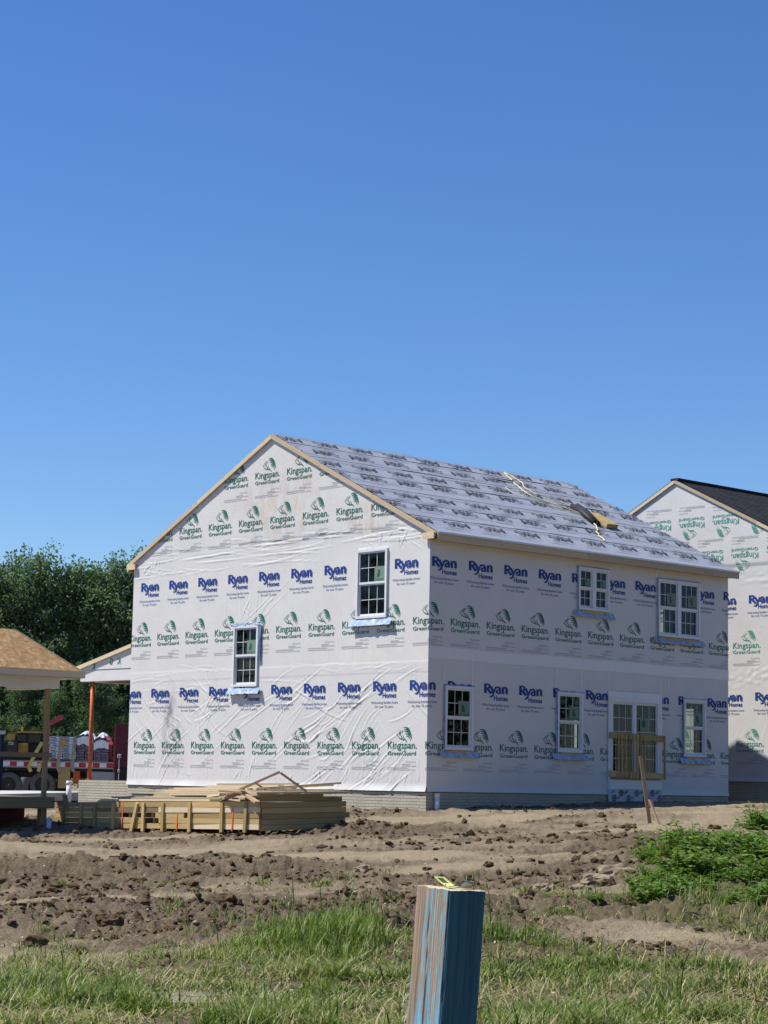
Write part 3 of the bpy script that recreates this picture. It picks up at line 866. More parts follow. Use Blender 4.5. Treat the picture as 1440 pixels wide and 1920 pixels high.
def brick_course(parent, name, wall, u0, u1, z0, z1, n0=0.0, bw=.203, bh=.0675):
    """brick-pattern formed concrete: every face of the pattern stands proud of its joints; one joined part"""
    mb = MB(); r = 0; z = z1
    while z > z0 + .02:
        zz = max(z - bh, z0); off = -(bw / 2) * (r % 2)
        u = u0 + off
        while u < u1:
            a = max(u, u0) + .0028; b = min(u + bw, u1) - .0028
            if b - a > .02:
                d = .010 + .003 * random.random()
                lo, hi = ((-n0 - d, a, zz + .005), (-n0, b, z - .005)) if wall == 'g' else ((a, -n0 - d, zz + .005), (b, -n0, z - .005))
                mb.box(lo, hi)
            u += bw
        z -= bh; r += 1
    o = mb.build(name, M['brick'], parent); o['kind'] = 'stuff'
    return o

# ------------------------------------------------------------------ the house
EAVE = 7.07; SL = (9.86 - 7.07) / 5.72; YR = 5.5; HD = 11.0; HW = 10.58; WB = 1.40
def roofz(Y):                        # top of sheathing over Y
    return EAVE + SL * ((Y + .22) if Y <= YR else (2 * YR + .22 - Y))

house = empty('house', (HO[0], HO[1], 0), HT)
tag(house, 'two-storey house under construction in white printed wrap with grey felted roof', 'house')

GW = [(1.33, 2.35, 5.25, 6.82), (5.83, 6.77, 3.80, 5.27)]                       # gable windows (Y0,Y1,z0,z1)
WW = [(4.85, 5.95, 5.71, 6.72), (7.77, 9.39, 5.26, 6.67), (.50, 1.38, 2.32, 3.72), (4.15, 5.03, 2.35, 3.74), (8.76, 9.62, 2.35, 3.76)]
DOOR = (5.99, 7.87, 1.80, 3.71)

def emb_g(u, z, h): return np.stack([-h, u, z], 1)
def emb_w(u, z, h): return np.stack([u, -h, z], 1)

def house_shell():
    s = MB(); T = .14
    wall_cells(s, 0, HD, 1.42, EAVE, GW, lambda a, b, c, d: ((.0, a, c), (T, b, d)))
    # gable triangle behind the wrap
    s.add([(0, 0, EAVE), (0, HD, EAVE), (0, YR, roofz(YR) - .1), (T, 0, EAVE), (T, HD, EAVE), (T, YR, roofz(YR) - .1)], [(0, 2, 1), (3, 4, 5), (0, 3, 5, 2), (1, 2, 5, 4)])
    s.add([(HW - T, 0, EAVE), (HW - T, HD, EAVE), (HW - T, YR, roofz(YR) - .1), (HW, 0, EAVE), (HW, HD, EAVE), (HW, YR, roofz(YR) - .1)], [(0, 2, 1), (3, 4, 5), (0, 3, 5, 2), (1, 2, 5, 4)])
    wall_cells(s, T, HW - T, 1.42, EAVE - .02, WW + [DOOR], lambda a, b, c, d: ((a, .0, c), (b, T, d)))
    # the two far walls with the openings that let light through
    wall_cells(s, 0, HD, 1.42, EAVE, [(1.0, 1.4, 2.2, 3.6), (4.95, 5.2, 2.6, 3.4), (2.0, 2.45, 5.2, 6.3)], lambda a, b, c, d: ((HW - T, a, c), (HW, b, d)))
    wall_cells(s, T, HW - T, 1.42, EAVE - .02, [(6.3, 7.2, 1.6, 3.6), (8.2, 9.0, 5.2, 6.4)], lambda a, b, c, d: ((a, HD - T, c), (b, HD, d)))
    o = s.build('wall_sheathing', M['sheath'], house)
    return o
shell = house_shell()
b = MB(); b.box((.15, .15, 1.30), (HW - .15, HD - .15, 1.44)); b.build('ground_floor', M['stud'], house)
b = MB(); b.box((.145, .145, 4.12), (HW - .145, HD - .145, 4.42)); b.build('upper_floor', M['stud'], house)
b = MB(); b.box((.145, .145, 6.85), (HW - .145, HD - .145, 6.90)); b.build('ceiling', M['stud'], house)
def partition(p0, p1, z0, z1, doors=()):
    part = empty('partition', (0, 0, 0), 0, house)
    p0 = Vector((*p0, 0)); p1 = Vector((*p1, 0)); Ln = (p1 - p0).length; n = int(Ln / .41)
    mb = MB()
    for i in range(n + 1):
        p = p0.lerp(p1, i / n)
        if any(a < i / n < b for a, b in doors): continue
        mb.box((p.x - .025, p.y - .025, z0 + .04), (p.x + .025, p.y + .025, z1 - .04))
    mb.bar((p0.x, p0.y, z0 + .02), (p1.x, p1.y, z0 + .02), .06, .039); mb.bar((p0.x, p0.y, z1 - .02), (p1.x, p1.y, z1 - .02), .06, .039)
    mb.build('stud', M['stud'], part)
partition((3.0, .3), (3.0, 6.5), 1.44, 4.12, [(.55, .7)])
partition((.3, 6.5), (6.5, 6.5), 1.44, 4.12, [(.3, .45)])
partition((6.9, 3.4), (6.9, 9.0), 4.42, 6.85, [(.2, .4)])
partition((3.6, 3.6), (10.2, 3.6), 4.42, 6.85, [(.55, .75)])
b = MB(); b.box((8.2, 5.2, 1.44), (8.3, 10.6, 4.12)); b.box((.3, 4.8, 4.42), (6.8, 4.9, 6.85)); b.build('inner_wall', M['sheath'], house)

# wrap on the gable wall
wg = Wrinkles(); R2 = np.random.default_rng(5)
for i in range(46):                                          # creased band under the gable seam
    z = R2.uniform(6.62, 7.34); u = R2.uniform(-.3, 10.6); l = R2.uniform(.7, 2.8)
    if u < .9 or (u < 2.6 and z < 6.9): z = R2.uniform(6.9, 7.3)
    wg.line(u, z, u + l, z + R2.normal(.02, .10) , R2.uniform(.012, .028), R2.uniform(.012, .03), R2.normal(0, .04))
for i in range(26):                                          # crumple near the right-hand eave
    u = R2.uniform(.05, 1.9); z = R2.uniform(6.65, 7.15); a = R2.uniform(.3, 2.2); l = R2.uniform(.2, .7)
    wg.line(u, z, u + l * math.cos(a), min(7.2, z + l * math.sin(a)), .015, R2.uniform(.01, .022), R2.normal(0, .03))
for i in range(22):
    u = R2.uniform(9.9, 10.95); z = R2.uniform(6.7, 7.1); a = R2.uniform(0, 3.1); l = R2.uniform(.15, .5)
    wg.line(u, z, u + l * math.cos(a), z + l * math.sin(a), .016, R2.uniform(.012, .028), R2.normal(0, .03))
for i in range(60):                                          # soft near-vertical draping
    u = R2.uniform(.2, 10.8); z = R2.uniform(4.3, 6.3); l = R2.uniform(.4, 1.1)
    wg.line(u, z, u + R2.normal(-.22, .12), z - l, R2.uniform(.02, .05), R2.uniform(.003, .010), R2.normal(0, .04))
for i in range(16):                                          # rays from the middle window's head
    a = R2.uniform(.5, 2.7); l = R2.uniform(.5, 1.9); u = R2.uniform(5.9, 6.7)
    wg.line(u, 5.3, u + l * math.cos(a), 5.3 + l * math.sin(a), .022, R2.uniform(.008, .02), R2.normal(0, .05))
for k in range(18):                                           # swags hung between staples, lower storey
    u0 = 10.9 - k * .61 + R2.normal(0, .15)
    for j in range(4):
        zt = R2.uniform(2.9, 4.25); l = R2.uniform(.6, 1.7)
        sgn = 1 if R2.random() < (.85 if u0 > 7.2 else .06) else -1
        wg.line(u0 + R2.normal(0, .3), zt, u0 - sgn * l * R2.uniform(.5, 1.1), zt - l * R2.uniform(.4, .9), R2.uniform(.016, .038), R2.uniform(.010, .026), R2.normal(0, .10))
for i in range(24):                                          # left lower corner sweeps
    u = R2.uniform(8.0, 10.9); z = R2.uniform(1.9, 4.3); l = R2.uniform(.5, 1.8); s_ = 1 if R2.random() < .8 else -1
    wg.line(u, z, u - s_ * l * R2.uniform(.3, .9), z - l * R2.uniform(.5, .9), R2.uniform(.018, .04), R2.uniform(.012, .03), R2.normal(.05, .12))
for i in range(34):                                          # diagonal folds at the lower right
    u = R2.uniform(.1, 5.0); z = R2.uniform(1.7, 3.3); l = R2.uniform(.6, 2.0)
    wg.line(u, z, u + l * .85, z - l * R2.uniform(.3, .8), R2.uniform(.018, .036), R2.uniform(.010, .026), R2.normal(-.05, .08))
for i in range(20):
    z = R2.uniform(3.8, 4.25); u = R2.uniform(0, 10); l = R2.uniform(.5, 1.6)
    wg.line(u, z, u + l, z + R2.normal(0, .08), .014, R2.uniform(.008, .018), R2.normal(0, .05))
for i in range(70):                                          # short vertical puckers at the hem
    u = R2.uniform(.1, 10.9); z = R2.uniform(1.42, 1.6); l = R2.uniform(.2, .7)
    wg.line(u, z, u + R2.normal(0, .14), z + l, R2.uniform(.012, .03), R2.uniform(.006, .02), R2.normal(0, .03))
for i in range(40):
    u = R2.uniform(2, 9); z = R2.uniform(7.4, 8.6); l = R2.uniform(.3, .8)
    wg.line(u, z, u + R2.normal(-.2, .2), z - l, R2.uniform(.02, .05), R2.uniform(.002, .006), 0)
def hem(u, z):
    return np.where(z < 1.56, (.025 + .03 * np.clip(fbm(u * 1.3, z * 0, 15, 3) + .2, 0, 1)) * np.clip((1.56 - z) / .16, 0, 1) ** 1.5, 0) \
        + .006 * ((z > 7.30)) + .004 * ((z < 4.24) & (z > 4.0)) * 1.0
def keep_g(u, z):
    k = (z < np.where(u < YR, EAVE + SL * (u + .22), EAVE + SL * (2 * YR + .22 - u)) - .04)
    for (a, b, c, d) in GW: k &= ~((u > a + .03) & (u < b - .03) & (z > c + .03) & (z < d - .03))
    return k
us = np.arange(-.012, HD + .02, .024); zs = np.arange(WB, 9.9, .024)
gw = grid_wall('house_wrap', house, M['wrap_gable'], us, zs, keep_g, wg, emb_g, True, hem)
def wg_print(u, z): return wg(u, z) + hem(u, z)

ww = Wrinkles(); R3 = np.random.default_rng(9)
for i in range(40):
    u = R3.uniform(.1, 10.4); z = R3.uniform(1.6, 4.4); a = R3.uniform(.2, 2.6); l = R3.uniform(.4, 1.8)
    ww.line(u, z, u + l * math.cos(a), z + l * math.sin(a), R3.uniform(.012, .03), R3.uniform(.003, .011), R3.normal(0, .05))
for i in range(26):
    u = R3.uniform(8.2, 10.5); z = R3.uniform(1.5, 2.35); l = R3.uniform(.4, 1.4)
    ww.line(u, z, u + l * .8 * (1 if R3.random() < .6 else -.8), z - l * R3.uniform(.2, .5), R3.uniform(.012, .028), R3.uniform(.008, .02), 0)
for (u, sgn) in ((1.38, 1), (5.03, 1), (5.9, -1), (7.9, 1), (8.76, -1), (9.62, 1)):
    for i in range(7):
        a = R3.uniform(.3, 1.3); l = R3.uniform(.5, 1.3)
        ww.line(u, 3.75, u + sgn * l * math.cos(a), 3.75 + l * math.sin(a) * (1 if R3.random() < .55 else -.8), .016, R3.uniform(.005, .014), 0)
def keep_w(u, z):
    k = np.ones(len(u), bool)
    for (a, b, c, d) in WW + [DOOR]: k &= ~((u > a + .03) & (u < b - .03) & (z > c + .03) & (z < d - .03))
    return k
us = np.arange(-.010, HW + .015, .045); zs = np.arange(WB, EAVE - .1, .045)
hem_w = lambda u, z: np.where(z < 1.5, .03 * np.clip((1.5 - z) / .1, 0, 1), 0) + .002 * (z > 4.28)
lw = grid_wall('house_wrap', house, M['wrap'], us, zs, keep_w, ww, emb_w, False, hem_w)
def ww_print(u, z): return ww(u, z) + hem_w(u, z)

PM = [M['print_blue'], M['print_green'], M['print_fine'], M['print_tag']]
PMW = PM
fr_ = lambda r: tuple(np.array(r) + np.array([.02, -.02, .02, -.02]))
pg = Print([(-1, 0, .012), (1, 0, HD), (-SL, 1, EAVE + SL * .22 - .08), (SL, 1, EAVE + SL * (2 * YR + .22) - .08)], [fr_(r) for r in GW])
for k in range(9): pg.put(LOGO_RYAN, 10.285 - 1.194 * k, 6.33, -1)
for k in range(10): pg.put(LOGO_KING, 10.62 - 1.177 * k, 4.915, -1)
for k in range(10): pg.put(LOGO_RYAN, 10.90 - 1.191 * k, 3.61, -1)
for k in range(10): pg.put(LOGO_KING, 10.288 - 1.190 * k, 2.185, -1)
for k in range(8): pg.put(LOGO_KING, 9.84 - 1.197 * k, 7.56, -1)
for k in range(4): pg.put(LOGO_KING, 6.86 - 1.19 * k, 8.68, -1)
pg.build('lettering', gw, PM, wg_print, emb_g, False)
pw = Print([(-1, 0, .010), (1, 0, HW)], [fr_(r) for r in WW] + [(DOOR[0] - .055, DOOR[1] + .055, DOOR[2] - .1, DOOR[3] + .125)])
for k in range(10): pw.put(LOGO_RYAN, .433 + 1.147 * k, 6.33)
for k in range(10): pw.put(LOGO_KING, -.02 + 1.141 * k, 4.915)
for k in range(10): pw.put(LOGO_RYAN, -.16 + 1.141 * k, 3.61)
for k in range(10): pw.put(LOGO_KING, .45 + 1.14 * k, 2.185)
pw.build('lettering', lw, PMW, ww_print, emb_w, False)

# seam tape strips and lap band on the shaded wall
for (u, z0, z1) in ((.48, 3.76, 4.28), (1.36, 3.76, 4.5), (4.12, 3.8, 4.45), (5.0, 3.8, 4.4), (5.98, 3.76, 4.4), (7.9, 3.76, 4.35), (8.2, 4.0, 4.4), (4.82, 5.6, 6.85), (7.72, 5.2, 6.85)):
    grid_wall('seam_tape', house, M['tape_clear'], np.linspace(u - .02, u + .02, 3), np.linspace(z0, z1, 14), lambda a, b: a > -9, lambda a, b: ww_print(a, b) + .0055, emb_w, False)
uu = np.linspace(0.0, HW, 160); zz_ = np.linspace(4.30, 4.55, 6)
grid_wall('lap_band', house, M['tape_clear'], uu, zz_, lambda u, z: u > -1, lambda u, z: ww_print(u, z) + .004, lambda u, z, h: emb_w(u, z + .012 * np.sin(u * 2.1), h), False)

# windows, their sill flashings and side tapes
for r in GW: window(house, 'g', *r)
window(house, 'w', *WW[0], cols=2, rows=2, twin=True)
window(house, 'w', *WW[1], cols=3, rows=2, twin=True)
for r in WW[2:]: window(house, 'w', *r)
ragged_strip('sill_flashing', house, M['tape_blue'], 'g', 1.12, 2.52, 5.08, 5.235, .045, .05, 1)
ragged_strip('sill_flashing', house, M['tape_blue'], 'g', 5.68, 6.92, 3.62, 3.765, .045, .05, 2)
for i, r in enumerate(WW):
    ragged_strip('sill_flashing', house, M['tape_blue'], 'w', r[0] - .17, r[1] + .17, r[2] - .17, r[2] - .03, .035, .04, 10 + i)
    b = MB(); b.box((r[0] + .1, -.05, r[2] - .055), (r[1] - .02, -.02, r[2] - .012)); b.box((r[0] + .3, -.062, r[2] - .10), (r[1] - .25, -.046, r[2] - .07)); b.build('sill_shim', M['treated'], house)
    ragged_strip('side_tape', house, M['tape_blue'], 'w', r[0] - .035, r[0] + .005, r[2] - .05, r[3] + .03, .034, -.012, 30 + i)
    ragged_strip('head_tape', house, M['tape_blue'], 'w', r[0] - .04, r[1] + .04, r[3] - .005, r[3] + .025, .034, -.012, 40 + i)
ragged_strip('head_tape', house, M['tape_blue'], 'g', 5.70, 6.86, 5.275, 5.345, .048, -.014, 51)
ragged_strip('side_tape', house, M['tape_blue'], 'g', 5.72, 5.825, 4.4, 5.27, .046, -.016, 52)

# patio door: frame, two sashes with grilles
def patio():
    a, b_, c, d = DOOR
    fr = MB()
    fr.box((a, -.055, d - .12), (b_, .05, d)); fr.box((a, -.053, c), (a + .11, .05, d - .12)); fr.box((b_ - .12, -.053, c), (b_, .05, d - .12))
    fr.box((a + .11, -.050, c), (b_ - .12, .05, c + .06))
    cm = (a + b_) / 2 - .02
    fr.box((cm - .05, -.04, c + .06), (cm + .05, .05, d - .12))
    door = fr.build('patio_door', M['vinyl'], house)
    for (p, q) in ((a + .11, cm - .05), (cm + .05, b_ - .12)):
        s = MB(); z0, z1 = c + .06, d - .12
        s.box((p + .002, -.02, z1 - .05), (q - .002, .03, z1 - .001)); s.box((p + .002, -.02, z0 + .001), (q - .002, .03, z0 + .07)); s.box((p + .002, -.018, z0 + .07), (p + .03, .03, z1 - .05)); s.box((q - .03, -.018, z0 + .07), (q - .002, .03, z1 - .05))
        s.build('sash', M['vinyl'], door)
        g = MB(); g.box((p + .027, .003, z0 + .067), (q - .027, .007, z1 - .047)); g.build('pane', M['glass'], door)
        g = MB()
        for i in range(1, 3): x = p + .03 + (q - p - .06) * i / 3; g.box((x - .008, -.003, z0 + .07), (x + .008, .001, z1 - .05))
        for i in range(1, 5): x = z0 + .07 + (z1 - z0 - .12) * i / 5; g.box((p + .03, -.0045, x - .008), (q - .03, .0005, x + .008))
        g.build('grille', M['grille'], door)
    st = MB(); st.box((cm + .22, -.012, 2.92), (cm + .55, -.011, 3.24)); st.build('label_sticker', M['sticker'], door)
    st = MB(); st.box((cm + .28, -.0135, 3.02), (cm + .42, -.0128, 3.18)); st.build('label_print', M['sticker_green'], door)
    th_ = MB(); th_.box((a - .02, -.062, 1.53), (b_ + .02, -.012, 1.755)); th_.build('threshold_board', M['vinyl'], door)
    th_ = MB(); th_.box((a + .06, -.09, 1.757), (b_ - .05, -.02, 1.797)); th_.build('door_sill', M['stakewood'], door)
    # membrane with round emblems below the door
    me_ = MB(); me_.box((a - .05, -.050, 1.235), (a + .55, -.044, 1.528)); me_.box((a + .56, -.052, 1.245), (b_ + .05, -.046, 1.528))
    mm = me_.build('membrane', M['membrane'], door)
    e = MB()
    def ring(cx, cz, r0, r1, y, m, n=20):
        V = []; F = []
        for k in range(n):
            t = 2 * math.pi * k / n
            V += [(cx + r0 * math.cos(t), y, cz + r0 * math.sin(t)), (cx + r1 * math.cos(t), y, cz + r1 * math.sin(t))]
        for k in range(n): F.append((2 * k, 2 * ((k + 1) % n), 2 * ((k + 1) % n) + 1, 2 * k + 1))
        e.add(V, F, m)
    for i, (x, z) in enumerate(((.16, 1.32), (.42, 1.44), (.68, 1.315), (.98, 1.435), (1.28, 1.315), (1.56, 1.44), (1.83, 1.32))):
        ring(a + x, z, .052, .082, -.0535, 0); ring(a + x, z, .0, .040, -.0535, 1, 12)
        for j in range(4):
            e.bar((a + x + .10, -.0535, z + .03 - .02 * j), (a + x + .20, -.0535, z + .06 - .02 * j), .0015, .010, 1, up=(0, 0, 1))
    for x in (.05, .3, .55, .85, 1.15, 1.45, 1.7):
        for j in range(3): e.bar((a + x, -.0535, 1.46 - .015 * j), (a + x + .12, -.0535, 1.50 - .015 * j), .0015, .009, 1)
    e.build('emblem_print', [M['membrane_red'], M['membrane_ink']], door)
patio()
b = MB(); b.box((DOOR[0] - .06, -.046, DOOR[3] + .002), (DOOR[1] + .06, -.036, DOOR[3] + .13)); b.box((DOOR[0] - .05, -.045, DOOR[2] - .1), (DOOR[0] - .002, -.036, DOOR[3] + .0015)); b.box((DOOR[1] + .002, -.045, DOOR[2] - .1), (DOOR[1] + .05, -.036, DOOR[3] + .0015)); b.build('door_flange', M['tape_clear'], house)
# temporary guard rail nailed across the door
guard = empty('guard_rail', (0, 0, 0), 0, house)
for (z) in (2.775, 1.87): board('rail', M['treated'], guard, (5.95, -.085, z + .02), (7.98, -.085, z - .02), .04, .14)
for px in (6.21, 6.34, 6.49, 6.62, 6.77, 6.90, 7.02, 7.18, 7.93):
    board('baluster', M['treated'], guard, (px + random.uniform(-.012, .012), -.123, 1.80 + random.uniform(-.03, .02)), (px + random.uniform(-.015, .015), -.123, 2.84 + random.uniform(-.02, .02)), .034, .034, up=(0, 1, 0))

# foundation
b = MB(); b.box((.012, .012, .2), (HW - .01, HD, 1.405)); b.build('foundation', M['mortar'], house)
brick_course(house, 'foundation_bricks', 'g', 0, HD, .55, 1.38, -.011)
brick_course(house, 'foundation_bricks', 'w', 0, HW, .55, 1.38, -.011)
b = MB(); b.box((-.004, -.004, 1.385), (HW, HD, 1.425)); b.build('sill_plate', M['old_treated'], house)

# roof: sheathing, underlayment strips, fascias
XO0, XO1 = -.035, HW + .10
def roofpt(X, s, n=0):               # s: distance up the near slope from the eave
    a = math.atan(SL); return (X, -.22 + s * math.cos(a) - n * math.sin(a), EAVE + s * math.sin(a) + n * math.cos(a))
SLEN = 5.72 / math.cos(math.atan(SL))
roof = MB()
p = [roofpt(XO0, -.04, -.02), roofpt(XO1, -.04, -.02), roofpt(XO1, SLEN, -.02), roofpt(XO0, SLEN, -.02)]
q = [roofpt(XO0, -.04, 0), roofpt(XO1, -.04, 0), roofpt(XO1, SLEN, 0), roofpt(XO0, SLEN, 0)]
roof.add(p + q, [(0, 3, 2, 1), (4, 5, 6, 7), (0, 1, 5, 4), (1, 2, 6, 5), (2, 3, 7, 6), (3, 0, 4, 7)])
mir = lambda P: (P[0], 2 * YR - P[1], P[2])
roof.add([mir(v) for v in p + q], [(0, 1, 2, 3), (7, 6, 5, 4), (4, 5, 1, 0), (5, 6, 2, 1), (6, 7, 3, 2), (7, 4, 0, 3)])
roofo = roof.build('roof', M['osb'], house)
def felt_h(X, s, seed):
    return .006 + .014 * np.abs(fbm(X * .5, s * 2.2, seed, 3)) + .012 * np.clip(fbm(X * .22, s * 5, seed + 7, 2) - .12, 0, 1) * 3
LAPS = [(-.06, 1.12), (1.0, 2.08), (1.96, 3.04), (2.92, 4.0), (3.88, 4.96), (4.84, 5.92), (5.80, SLEN + .01)]
for k, (s0, s1) in enumerate(LAPS):
    us = np.linspace(XO0 - .01, XO1 + .01, 170); ss = np.linspace(s0, s1, 12)
    U, S = np.meshgrid(us, ss)
    n = felt_h(U, S, 200) + .005 * (len(LAPS) - 0) * 0 + .004
    edge = np.clip(1 - (S - s0) / .10, 0, 1)
    n = n + .003 * edge + .022 * edge * np.clip(vnoise(U * .9, U * 0 + k * 3.3, 300) - .22, 0, 1) * 3
    S2 = S + edge * .03 * vnoise(U * 1.3, U * 0 + k, 301)
    n = n - .010 * np.clip((S - (s1 - .14)) / .05, 0, 1) * (k < len(LAPS) - 1)
    n = np.maximum(n, .002)
    a = math.atan(SL)
    V = np.stack([U.ravel(), (-.22 + S2 * math.cos(a) - n * math.sin(a)).ravel(), (EAVE + S2 * math.sin(a) + n * math.cos(a)).ravel()], 1)
    nr, nc = U.shape; i = np.arange(nr - 1)[:, None] * nc; j = np.arange(nc - 1)[None, :]
    F = np.stack([i + j, i + j + 1, i + j + 1 + nc, i + j + nc], -1).reshape(-1, 4)
    o = bpy.data.objects.new('underlayment', mesh_np('underlayment', V, F, [M['felt']], smooth=True)); link(o, roofo)
# ABC print rows
pr = Print([(-1, 0, .06), (1, 0, XO1)], [])
fine = stroke_template([[(-.34, 0, .016), (.36, 0, .016)], [(-.10, -.045, .014), (.42, -.045, .014)]])
for s_, rot, x0 in ((.66, 1, .04), (1.70, 0, -.03), (2.48, 1, .03), (3.58, 0, -.22), (4.36, 1, .22), (5.28, 0, -.4), (6.08, 1, .3)):
    for k in range(11):
        x = x0 + 1.163 * k
        pr.put([(ABC, 0, -.135, 0)], x, s_, 1, rot)
        pr.put([(fine, .3, -.21, 1)], x, s_, 1, rot)
        pr.put([(fine, -.25, -.33, 1)], x, s_, 1, rot); pr.put([(fine, .1, .25, 1)], x, s_, 1, rot); pr.put([(fine, .35, .40, 1)], x, s_, 1, rot)
def emb_r(u, s, h):
    a = math.atan(SL); return np.stack([u, -.22 + s * math.cos(a) - h * math.sin(a), EAVE + s * math.sin(a) + h * math.cos(a)], 1)
pr.build('lettering', roofo, [M['print_roof'], M['print_roof_pale']], lambda u, s: felt_h(u, s, 200) + .022, emb_r)

def rake(x0, x1, parent, mat_, z_off, pieces_near, pieces_far, h=.10):
    """rake boards along both slopes at the gable; pieces butt with small steps"""
    a = math.atan(SL)
    for side, cuts in ((0, pieces_near), (1, pieces_far)):
        for k, (c0, c1) in enumerate(zip(cuts[:-1], cuts[1:])):
            jog = .008 * ((k * 7 + side) % 3 - 1)
            P0 = roofpt((x0 + x1) / 2, c0 * SLEN + .002, z_off + jog - h / 2); P1 = roofpt((x0 + x1) / 2, c1 * SLEN - .002, z_off + jog - h / 2)
            if side: P0, P1 = mir(P0), mir(P1)
            board('rake_board', mat_, parent, P0, P1, abs(x1 - x0), h)
rake(XO0 - .045, XO0 - .002, house, M['pine'], .0, [-.005, .36, .68, 1.0], [-.005, .50, 1.0])
rake(XO1 + .002, XO1 + .045, house, M['pine'], .0, [0, .5, 1.0], [0, .5, 1.0])
# eave fascia, end blocks, drip edge, soffit
for side in (0, 1):
    yy = -.262 if side == 0 else 2 * YR + .262
    for (c0, c1) in ((XO0, 4.9), (4.9, XO1)):
        board('fascia_board', M['pine'], house, (c0 + .003, yy, EAVE - .105), (c1 - .003, yy, EAVE - .105), .04, .175)
    sgn = -1 if side == 0 else 1
    board('return_block', M['pine'], house, (XO0 - .05, yy - sgn * .045, EAVE - .085), (XO0 - .05, yy - sgn * .40, EAVE - .085), .04, .14)
b = MB(); b.box((XO0, -.305, EAVE - .015), (XO1, -.225, EAVE - .003)); b.box((XO0, -.312, EAVE - .045), (XO1, -.306, EAVE - .003)); b.build('drip_edge', M['vinyl'], house)
b = MB(); b.box((XO0 + .02, -.24, EAVE - .165), (XO1 - .02, .0, EAVE - .15)); b.build('soffit', M['osb'], house)

# front porch of the house (shed roof on a beam, temporary jack post)
porch = empty('porch', (0, 0, 0), 0, house)
pb = MB(); pb.box((.06, 11.02, 4.08), (.34, 13.36, 4.38)); pb.box((.34, 13.1, 4.08), (6.5, 13.36, 4.38)); pb.build('beam', M['beamwhite'], porch)
pr_ = MB()
V = [(.02, 13.56, 4.44), (6.6, 13.56, 4.44), (6.6, 11.0, 5.00), (.02, 11.0, 5.00)]
V2 = [(x, y, z + .03) for x, y, z in V]
pr_.add(V + V2, [(0, 1, 2, 3), (7, 6, 5, 4), (0, 4, 5, 1), (1, 5, 6, 2), (2, 6, 7, 3), (3, 7, 4, 0)]); pr_.build('roof_deck', M['osb'], porch)
board('rake_board', M['pine'], porch, (.0, 13.58, 4.40), (.0, 11.03, 4.955), .04, .10)
board('fascia_board', M['pine'], porch, (-.02, 13.60, 4.37), (6.6, 13.60, 4.37), .04, .13)
gm = MB(); gm.add([(.045, 11.02, 4.385), (.045, 13.30, 4.385), (.045, 13.42, 4.42), (.045, 11.02, 4.93)], [(0, 1, 2, 3)]); pgw = gm.build('gable_wrap', M['wrap'], porch)
pq = Print([], []); kv = T3(font_template('K', .16, .14, .01, 'CENTER')); gv = T3(font_template('G', .16, .13, .02, 'CENTER'))
pq.put([(kv, 0, 0, 0), ], 11.62, 4.50, 1); pq.put([(gv, 0, 0, 0)], 11.95, 4.50, 1, 0); pq.put([(kv, 0, -.05, 0)], 12.75, 4.44, 1)
pq.build('lettering', porch, [M['print_green']], lambda u, z: u * 0 - .045 + .001, emb_g)
jp = MB(); jp.tube([(.2, 12.97, 1.52), (.2, 12.99, 4.08)], .052, 12); jp.tube([(.2, 12.97, 1.50), (.2, 12.97, 1.52)], .11, 12); jp.build('jack_post', M['jack'], porch, True)
slab = MB(); slab.box((.062, 11.012, .3), (6.5, 13.24, 1.49)); slab.build('porch_foundation', M['mortar'], porch)
fb = brick_course(porch, 'foundation_bricks', 'g', 11.02, 13.24, .6, 1.49, -.06)
mb = MB()
for i in range(5):
    t0 = i / 4; mb.lathe([(0, .005), (.0, .07), (.05, .07), (.05, .005)], (.4, 11.3 + .0 * i, 5.0), 'X', 10)
mb.build('vent_cap', M['navy'], porch)

# ------------------------------------------------------------------ neighbouring house at the right
NX, NY, NZ = 13.9, -1.12, .38
nx, ny = hloc(NX, NY)
nb = empty('house', (nx, ny, NZ), HT)
tag(nb, 'finished-roof neighbour house with black shingles and white printed gable at right edge', 'house')
s = MB()
s.box((.01, 0, 1.41), (HW, HD, EAVE - .1))
s.add([(.01, 0, EAVE - .1), (.01, HD, EAVE - .1), (.01, YR, roofz(YR) - .1), (HW, 0, EAVE - .1), (HW, HD, EAVE - .1), (HW, YR, roofz(YR) - .1)], [(0, 2, 1), (3, 4, 5), (0, 3, 5, 2), (1, 2, 5, 4)])
s.build('wall_sheathing', M['wrap'], nb)
wn_ = Wrinkles(); R4 = np.random.default_rng(21)
for i in range(34):
    z = R4.uniform(6.3, 7.3); u = R4.uniform(-.3, 5); l = R4.uniform(.6, 2.2)
    wn_.line(u, z, u + l, z + R4.normal(.03, .14), R4.uniform(.014, .03), R4.uniform(.010, .026), R4.normal(0, .05))
for i in range(30):
    z = R4.uniform(3.9, 4.5); u = R4.uniform(-.2, 4); l = R4.uniform(.5, 1.5)
    wn_.line(u, z, u + l, z + R4.normal(.05, .2), R4.uniform(.014, .03), R4.uniform(.008, .022), R4.normal(0, .06))
for i in range(44):
    u = R4.uniform(.2, 6); z = R4.uniform(1.6, 6.2); l = R4.uniform(.4, 1.3)
    wn_.line(u, z, u + R4.normal(.3, .4), z - l, R4.uniform(.018, .04), R4.uniform(.004, .013), R4.normal(0, .06))
def keep_n(u, z): return z < np.where(u < YR, EAVE + SL * (u + .22), EAVE + SL * (2 * YR + .22 - u)) - .06
nw = grid_wall('house_wrap', nb, M['wrap'], np.arange(-.01, HD, .05), np.arange(WB, 9.9, .05), keep_n, wn_, emb_g, True, lambda u, z: np.where(z < 1.5, .03, 0) + .02 * (z > 7.3))
pn = Print([(-1, 0, .0), (1, 0, HD), (-SL, 1, EAVE + SL * .22 - .08), (SL, 1, EAVE + SL * (2 * YR + .22) - .08)], [])
